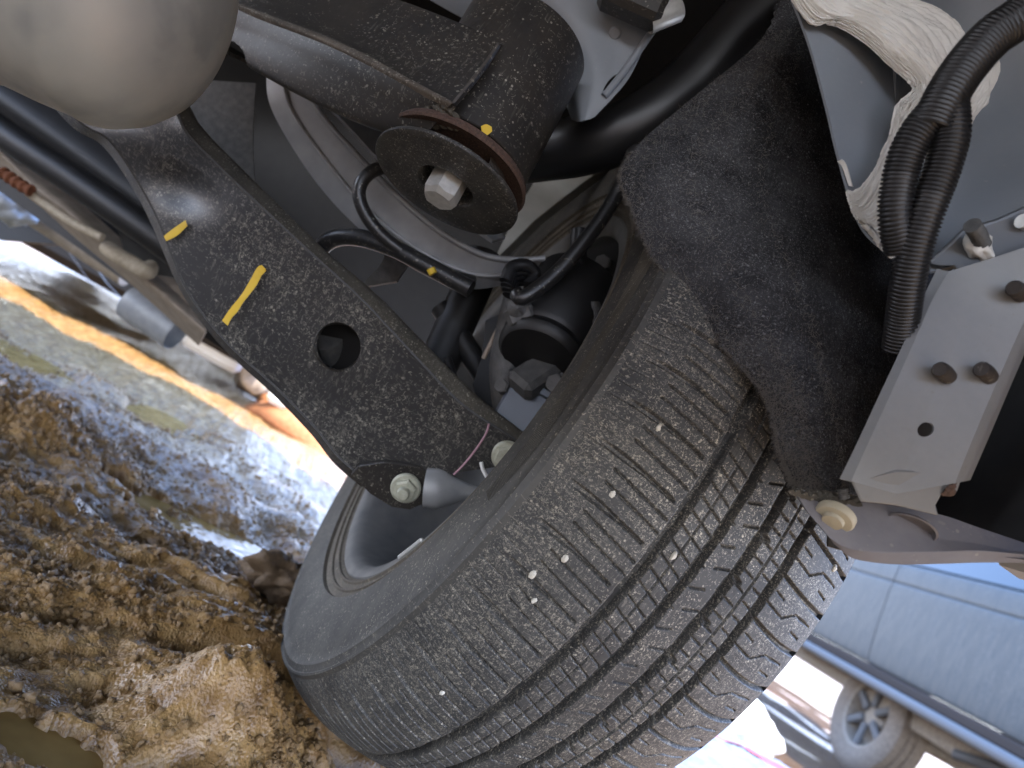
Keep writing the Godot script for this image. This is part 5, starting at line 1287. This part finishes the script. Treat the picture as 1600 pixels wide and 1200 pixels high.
# ---------------------------------------------------------------- the neighbour on the right
func make_other_car() -> void:
	var along := Vector3(0.30279, 0, -0.95306)
	var out := Vector3(-0.95306, 0, -0.30279)
	var base := Vector3(3.7724, -0.33, -1.7867)
	var o := thing("silver_car", base, "dusty silver car with high sills standing to the right behind the tyre", "car")
	o.basis = Basis(along, Vector3.UP, along.cross(Vector3.UP))
	# local: x away along its side, y up from its ground, -z or z outward
	var f := 1.0 if (o.basis.z).dot(out) > 0.0 else -1.0
	var panel := func(called: String, x0: float, x1: float, bow: float, m: Material, parent: Node) -> Node:
		var rows := []
		for q in [[0.735, -0.02], [0.76, 0.0], [0.95, 0.012], [1.15, 0.016], [1.33, 0.014], [1.36, 0.002], [1.375, 0.01], [1.5, 0.0], [1.52, -0.03]]:
			var lean: float = bow * (1.0 - q[0] / 1.5) * 0.6
			rows.append(PackedVector3Array([o.transform * Vector3(x0 + lean, q[0], q[1] * f), o.transform * Vector3((x0 + x1) * 0.5 + lean, q[0], (q[1] + 0.004) * f), o.transform * Vector3(x1 + lean, q[0], q[1] * f)]))
		var g := sheet(rows, 20, 30, 0.02).moved(o.transform.affine_inverse())
		return put(called, g, m, parent)
	panel.call("front_door", 1.625, 3.4, -0.45, M.silver_paint, o)
	panel.call("rear_door", -0.9, 1.615, -0.45, M.silver_paint, o)
	put("window", block(Vector3(4.3, 0.5, 0.02), 0.008).moved(Transform3D(Basis(Vector3.RIGHT, 0.25 * -f), Vector3(1.25, 1.77, -0.1 * f))), M.window_glass, o)
	put("cabin", block(Vector3(4.4, 0.9, 1.5), 0.08).moved(Transform3D(Basis.IDENTITY, Vector3(1.25, 1.3, -0.82 * f))), M.dark_trim, o)
	put("sill_trim", block(Vector3(4.4, 0.085, 0.1), 0.02).moved(Transform3D(Basis.IDENTITY, Vector3(1.25, 0.692, -0.045 * f))), M.dark_trim, o)
	put("step_bar", tube(PackedVector3Array([Vector3(-1.2, 0.625, 0.05 * f), Vector3(1.0, 0.625, 0.05 * f), Vector3(3.3, 0.625, 0.05 * f)]), 0.036, 8, 20), M.step_grey, o)
	put("underside", block(Vector3(4.2, 0.1, 1.5), 0.02).moved(Transform3D(Basis.IDENTITY, Vector3(1.0, 0.66, -0.85 * f))), M.dark_trim, o)
	put("frame_rail", block(Vector3(4.2, 0.12, 0.07), 0.015).moved(Transform3D(Basis.IDENTITY, Vector3(1.0, 0.54, -0.32 * f))), M.muddy_frame, o)
	put("exhaust_pipe", tube(PackedVector3Array([Vector3(-1.0, 0.5, -0.6 * f), Vector3(0.6, 0.47, -0.5 * f), Vector3(1.4, 0.5, -0.5 * f)]), 0.03, 30, 16), M.muddy_frame, o)
	put("shock", tube(PackedVector3Array([Vector3(0.1, 0.62, -0.3 * f), Vector3(0.7, 0.5, -0.25 * f)]), 0.028, 30, 16, 0.03, 0.012), M.step_grey, o)
	for w in [Vector3(1.62, 0.41, -0.35 * f), Vector3(1.62, 0.41, -1.45 * f)]:
		var wh := Node3D.new()
		wh.name = numbered("wheel", o)
		wh.transform = Transform3D(Basis(Vector3.UP, PI * 0.5 * f).scaled(Vector3.ONE * 1.15), w)
		o.add_child(wh, true)
		put("tyre", lathe(PackedVector2Array([Vector2(-0.1, 0.22), Vector2(-0.118, 0.27), Vector2(-0.11, 0.33), Vector2(-0.09, 0.358), Vector2(-0.05, 0.36), Vector2(-0.045, 0.352), Vector2(-0.035, 0.352), Vector2(-0.03, 0.36), Vector2(0.0, 0.361), Vector2(0.005, 0.352), Vector2(0.015, 0.352), Vector2(0.02, 0.36), Vector2(0.09, 0.358), Vector2(0.11, 0.33), Vector2(0.118, 0.27), Vector2(0.1, 0.22)]), 72), M.muddy_tyre, wh)
		put("rim", lathe(PackedVector2Array([Vector2(-0.1, 0.222), Vector2(-0.09, 0.205), Vector2(0.03, 0.19), Vector2(0.04, 0.12), Vector2(0.05, 0.0)]), 48), M.muddy_frame, wh)
		for q in 6:
			put("spoke", block(Vector3(0.03, 0.15, 0.05), 0.01).moved(Transform3D(Basis(Vector3.RIGHT, TAU * q / 6.0), Vector3.ZERO) * Transform3D(Basis.IDENTITY, Vector3(-0.07, 0.13, 0))), M.step_grey, wh)
		put("hub", lathe(PackedVector2Array([Vector2(-0.06, 0.0), Vector2(-0.06, 0.06), Vector2(-0.03, 0.1), Vector2(0.04, 0.1)]), 32), M.muddy_frame, wh)
	put("axle", tube(PackedVector3Array([Vector3(1.62, 0.4, -0.4 * f), Vector3(1.62, 0.42, -0.9 * f), Vector3(1.62, 0.4, -1.4 * f)]), 0.045, 20, 20), M.muddy_frame, o)


# ---------------------------------------------------------------- far things under the car
func make_beyond() -> void:
	var white := thing("dark_car", Vector3(-1.15, 0.0, -4.22), "dark car parked behind, glimpsed in the sun below the suspension arm", "car")
	put("body", block(Vector3(1.75, 0.6, 4.0), 0.1).moved(Transform3D(Basis.IDENTITY, Vector3(0, 0.52, 0))), M.far_dark, white)
	put("bumper_lip", block(Vector3(1.6, 0.1, 0.2), 0.03).moved(Transform3D(Basis.IDENTITY, Vector3(0, 0.2, 1.93))), M.far_dark, white)
	put("fog_lamp", block(Vector3(0.26, 0.09, 0.05), 0.02).moved(Transform3D(Basis.IDENTITY, Vector3(-0.5697, 0.1343, -2.4561) - white.position)), M.far_white, white)
	put("reflector", block(Vector3(0.1, 0.07, 0.05), 0.02).moved(Transform3D(Basis.IDENTITY, Vector3(-0.2430, 0.0989, -2.3432) - white.position)), M.far_white, white)
	put("tow_cover", lump(Vector3(0.07, 0.06, 0.04), 5, 0.15, 12).moved(Transform3D(Basis.IDENTITY, Vector3(-0.3601, 0.1239, -2.3432) - white.position)), M.tan_steel, white)
	put("cabin", block(Vector3(1.5, 0.55, 2.2), 0.15).moved(Transform3D(Basis.IDENTITY, Vector3(0, 1.06, -0.3))), M.far_glass, white)
	for q in [Vector3(-0.78, 0.31, 1.25), Vector3(0.78, 0.31, 1.25), Vector3(-0.78, 0.31, -1.3), Vector3(0.78, 0.31, -1.3)]:
		put("wheel", lathe(PackedVector2Array([Vector2(-0.1, 0.0), Vector2(-0.1, 0.28), Vector2(-0.07, 0.31), Vector2(0.07, 0.31), Vector2(0.1, 0.28), Vector2(0.1, 0.0)]), 32).moved(Transform3D(Basis.IDENTITY, q)), M.muddy_tyre, white)
	var at := Vector3(0.1, -0.05, -2.6)
	tag(put("dirt_heap", lump(Vector3(0.4, 0.2, 0.35), 21, 0.3, 14).moved(Transform3D(Basis.IDENTITY, at)), M.orange_dirt), "low heap of orange dirt far ahead beside the arm", "dirt heap")


# ---------------------------------------------------------------- small loose things
func make_small_things() -> void:
	var k := 0
	for q in [
		[Vector3(-0.085, 96.8, 0), "ivory pebble wedged in a slot near the middle of the shoulder"],
		[Vector3(-0.083, 105.0, 0), "white pebble in the slot below the ivory one"],
		[Vector3(-0.091, 108.5, 0), "small pale pebble above the lone rounded one on the shoulder"],
		[Vector3(-0.08, 110.5, 0), "rounded pale pebble low on the shoulder slots"],
		[Vector3(-0.085, 88.5, 0), "pebble wedged highest on the tyre shoulder"],
		[Vector3(-0.03, 98.0, 0), "white pebble on the rib between two long grooves"],
		[Vector3(-0.075, 127.0, 0), "long white pebble low on the inner shoulder"],
		[Vector3(0.088, 88.4, 0), "pebble wedged in an outer shoulder slot under the bumper corner"]]:
		var th := deg_to_rad(q[0].y)
		var s := 0.0018 + 0.0003 * (k % 3)
		var p := Vector3(q[0].x, 0, 0) + Vector3(0, cos(th), sin(th)) * (tread_radius(q[0].x) - 0.0003)
		var o := put("pebble", lump(Vector3(s, s * 0.75, s * 1.35), 80 + k, 0.2, 10), M.pebble)
		o.position = WHEEL * p
		o.rotation = Vector3(th, 0.3 * k, 0.2)
		tag(o, q[1], "pebble", "pebbles caught in the tyre tread")
		k += 1
	tag(put("pink_thread", tube(PackedVector3Array([Vector3(-0.1333, 0.2728, 0.1706), Vector3(-0.1303, 0.2871, 0.1732), Vector3(-0.1286, 0.3044, 0.1758), Vector3(-0.1293, 0.3168, 0.1792), Vector3(-0.1316, 0.3243, 0.1804)]), 0.0009, 30, 8), M.pink_fibre), "thin pink thread lying on the suspension arm", "thread")
	tag(put("white_thread", tube(PackedVector3Array([Vector3(-0.1198, 0.2934, 0.1770), Vector3(-0.1165, 0.2893, 0.1786), Vector3(-0.1106, 0.2854, 0.1798), Vector3(-0.1061, 0.2837, 0.1810)]), 0.0017, 20, 10), M.white_plastic), "short white plastic bit beside the nut near the tyre", "thread")
	var rock := put("rock", lump(Vector3(0.045, 0.028, 0.036), 35, 0.42, 22), M.rock)
	rock.position = Vector3(-0.16, 0.035, -0.2)
	tag(rock, "dark brown rock on the mud beside the tyre", "rock")
	var fold := noise(91, 6.0, 3)
	var cloth := func(u: float, v: float, p: Vector3) -> float:
		return 0.02 * fold.get_noise_3dv(p)
	var tarp_rows := []
	var band_rows := []
	for j in 8:
		var r := PackedVector3Array()
		for i in 8:
			var x := 0.5 + 0.1 * i
			var z := -1.0 + 0.1 * j + 0.06 * i
			r.append(Vector3(x, bare_height(x, z) + 0.03, z))
		tarp_rows.append(r)
		if j == 1 or j == 2:
			var w := PackedVector3Array()
			for q in r:
				w.append(q + Vector3(0, 0.006, 0.05 * (1.0 if j == 1 else -0.02)))
			band_rows.append(w)
	var tarp := put("tarp", sheet(tarp_rows, 60, 60, 0.002, [], true, cloth), M.tarp)
	tag(tarp, "crumpled blue grey tarp with a red stripe on the ground behind the tyre", "tarp")
	put("stripe", sheet(band_rows, 60, 6, 0.001, [], true, cloth), M.red_band, tarp)
	var bags := 0
	for q in [Vector3(2.5, -0.25, -2.3), Vector3(2.75, -0.27, -2.75), Vector3(3.0, -0.28, -3.2)]:
		var b := put("white_sack", lump(Vector3(0.3, 0.16, 0.26), 60 + bags, 0.15, 14), M.white_bag)
		b.position = q
		tag(b, ["white sack nearest the tyre", "white sack in the middle of the row", "white sack farthest along the row"][bags], "sack", "white sacks on the ground by the silver car")
		bags += 1
	var red := put("red_scrap", lump(Vector3(0.06, 0.03, 0.05), 70, 0.3, 10), M.red_plastic)
	red.position = Vector3(2.3, -0.27, -1.25)
	tag(red, "red scrap lying on the dirt under the silver car", "scrap")
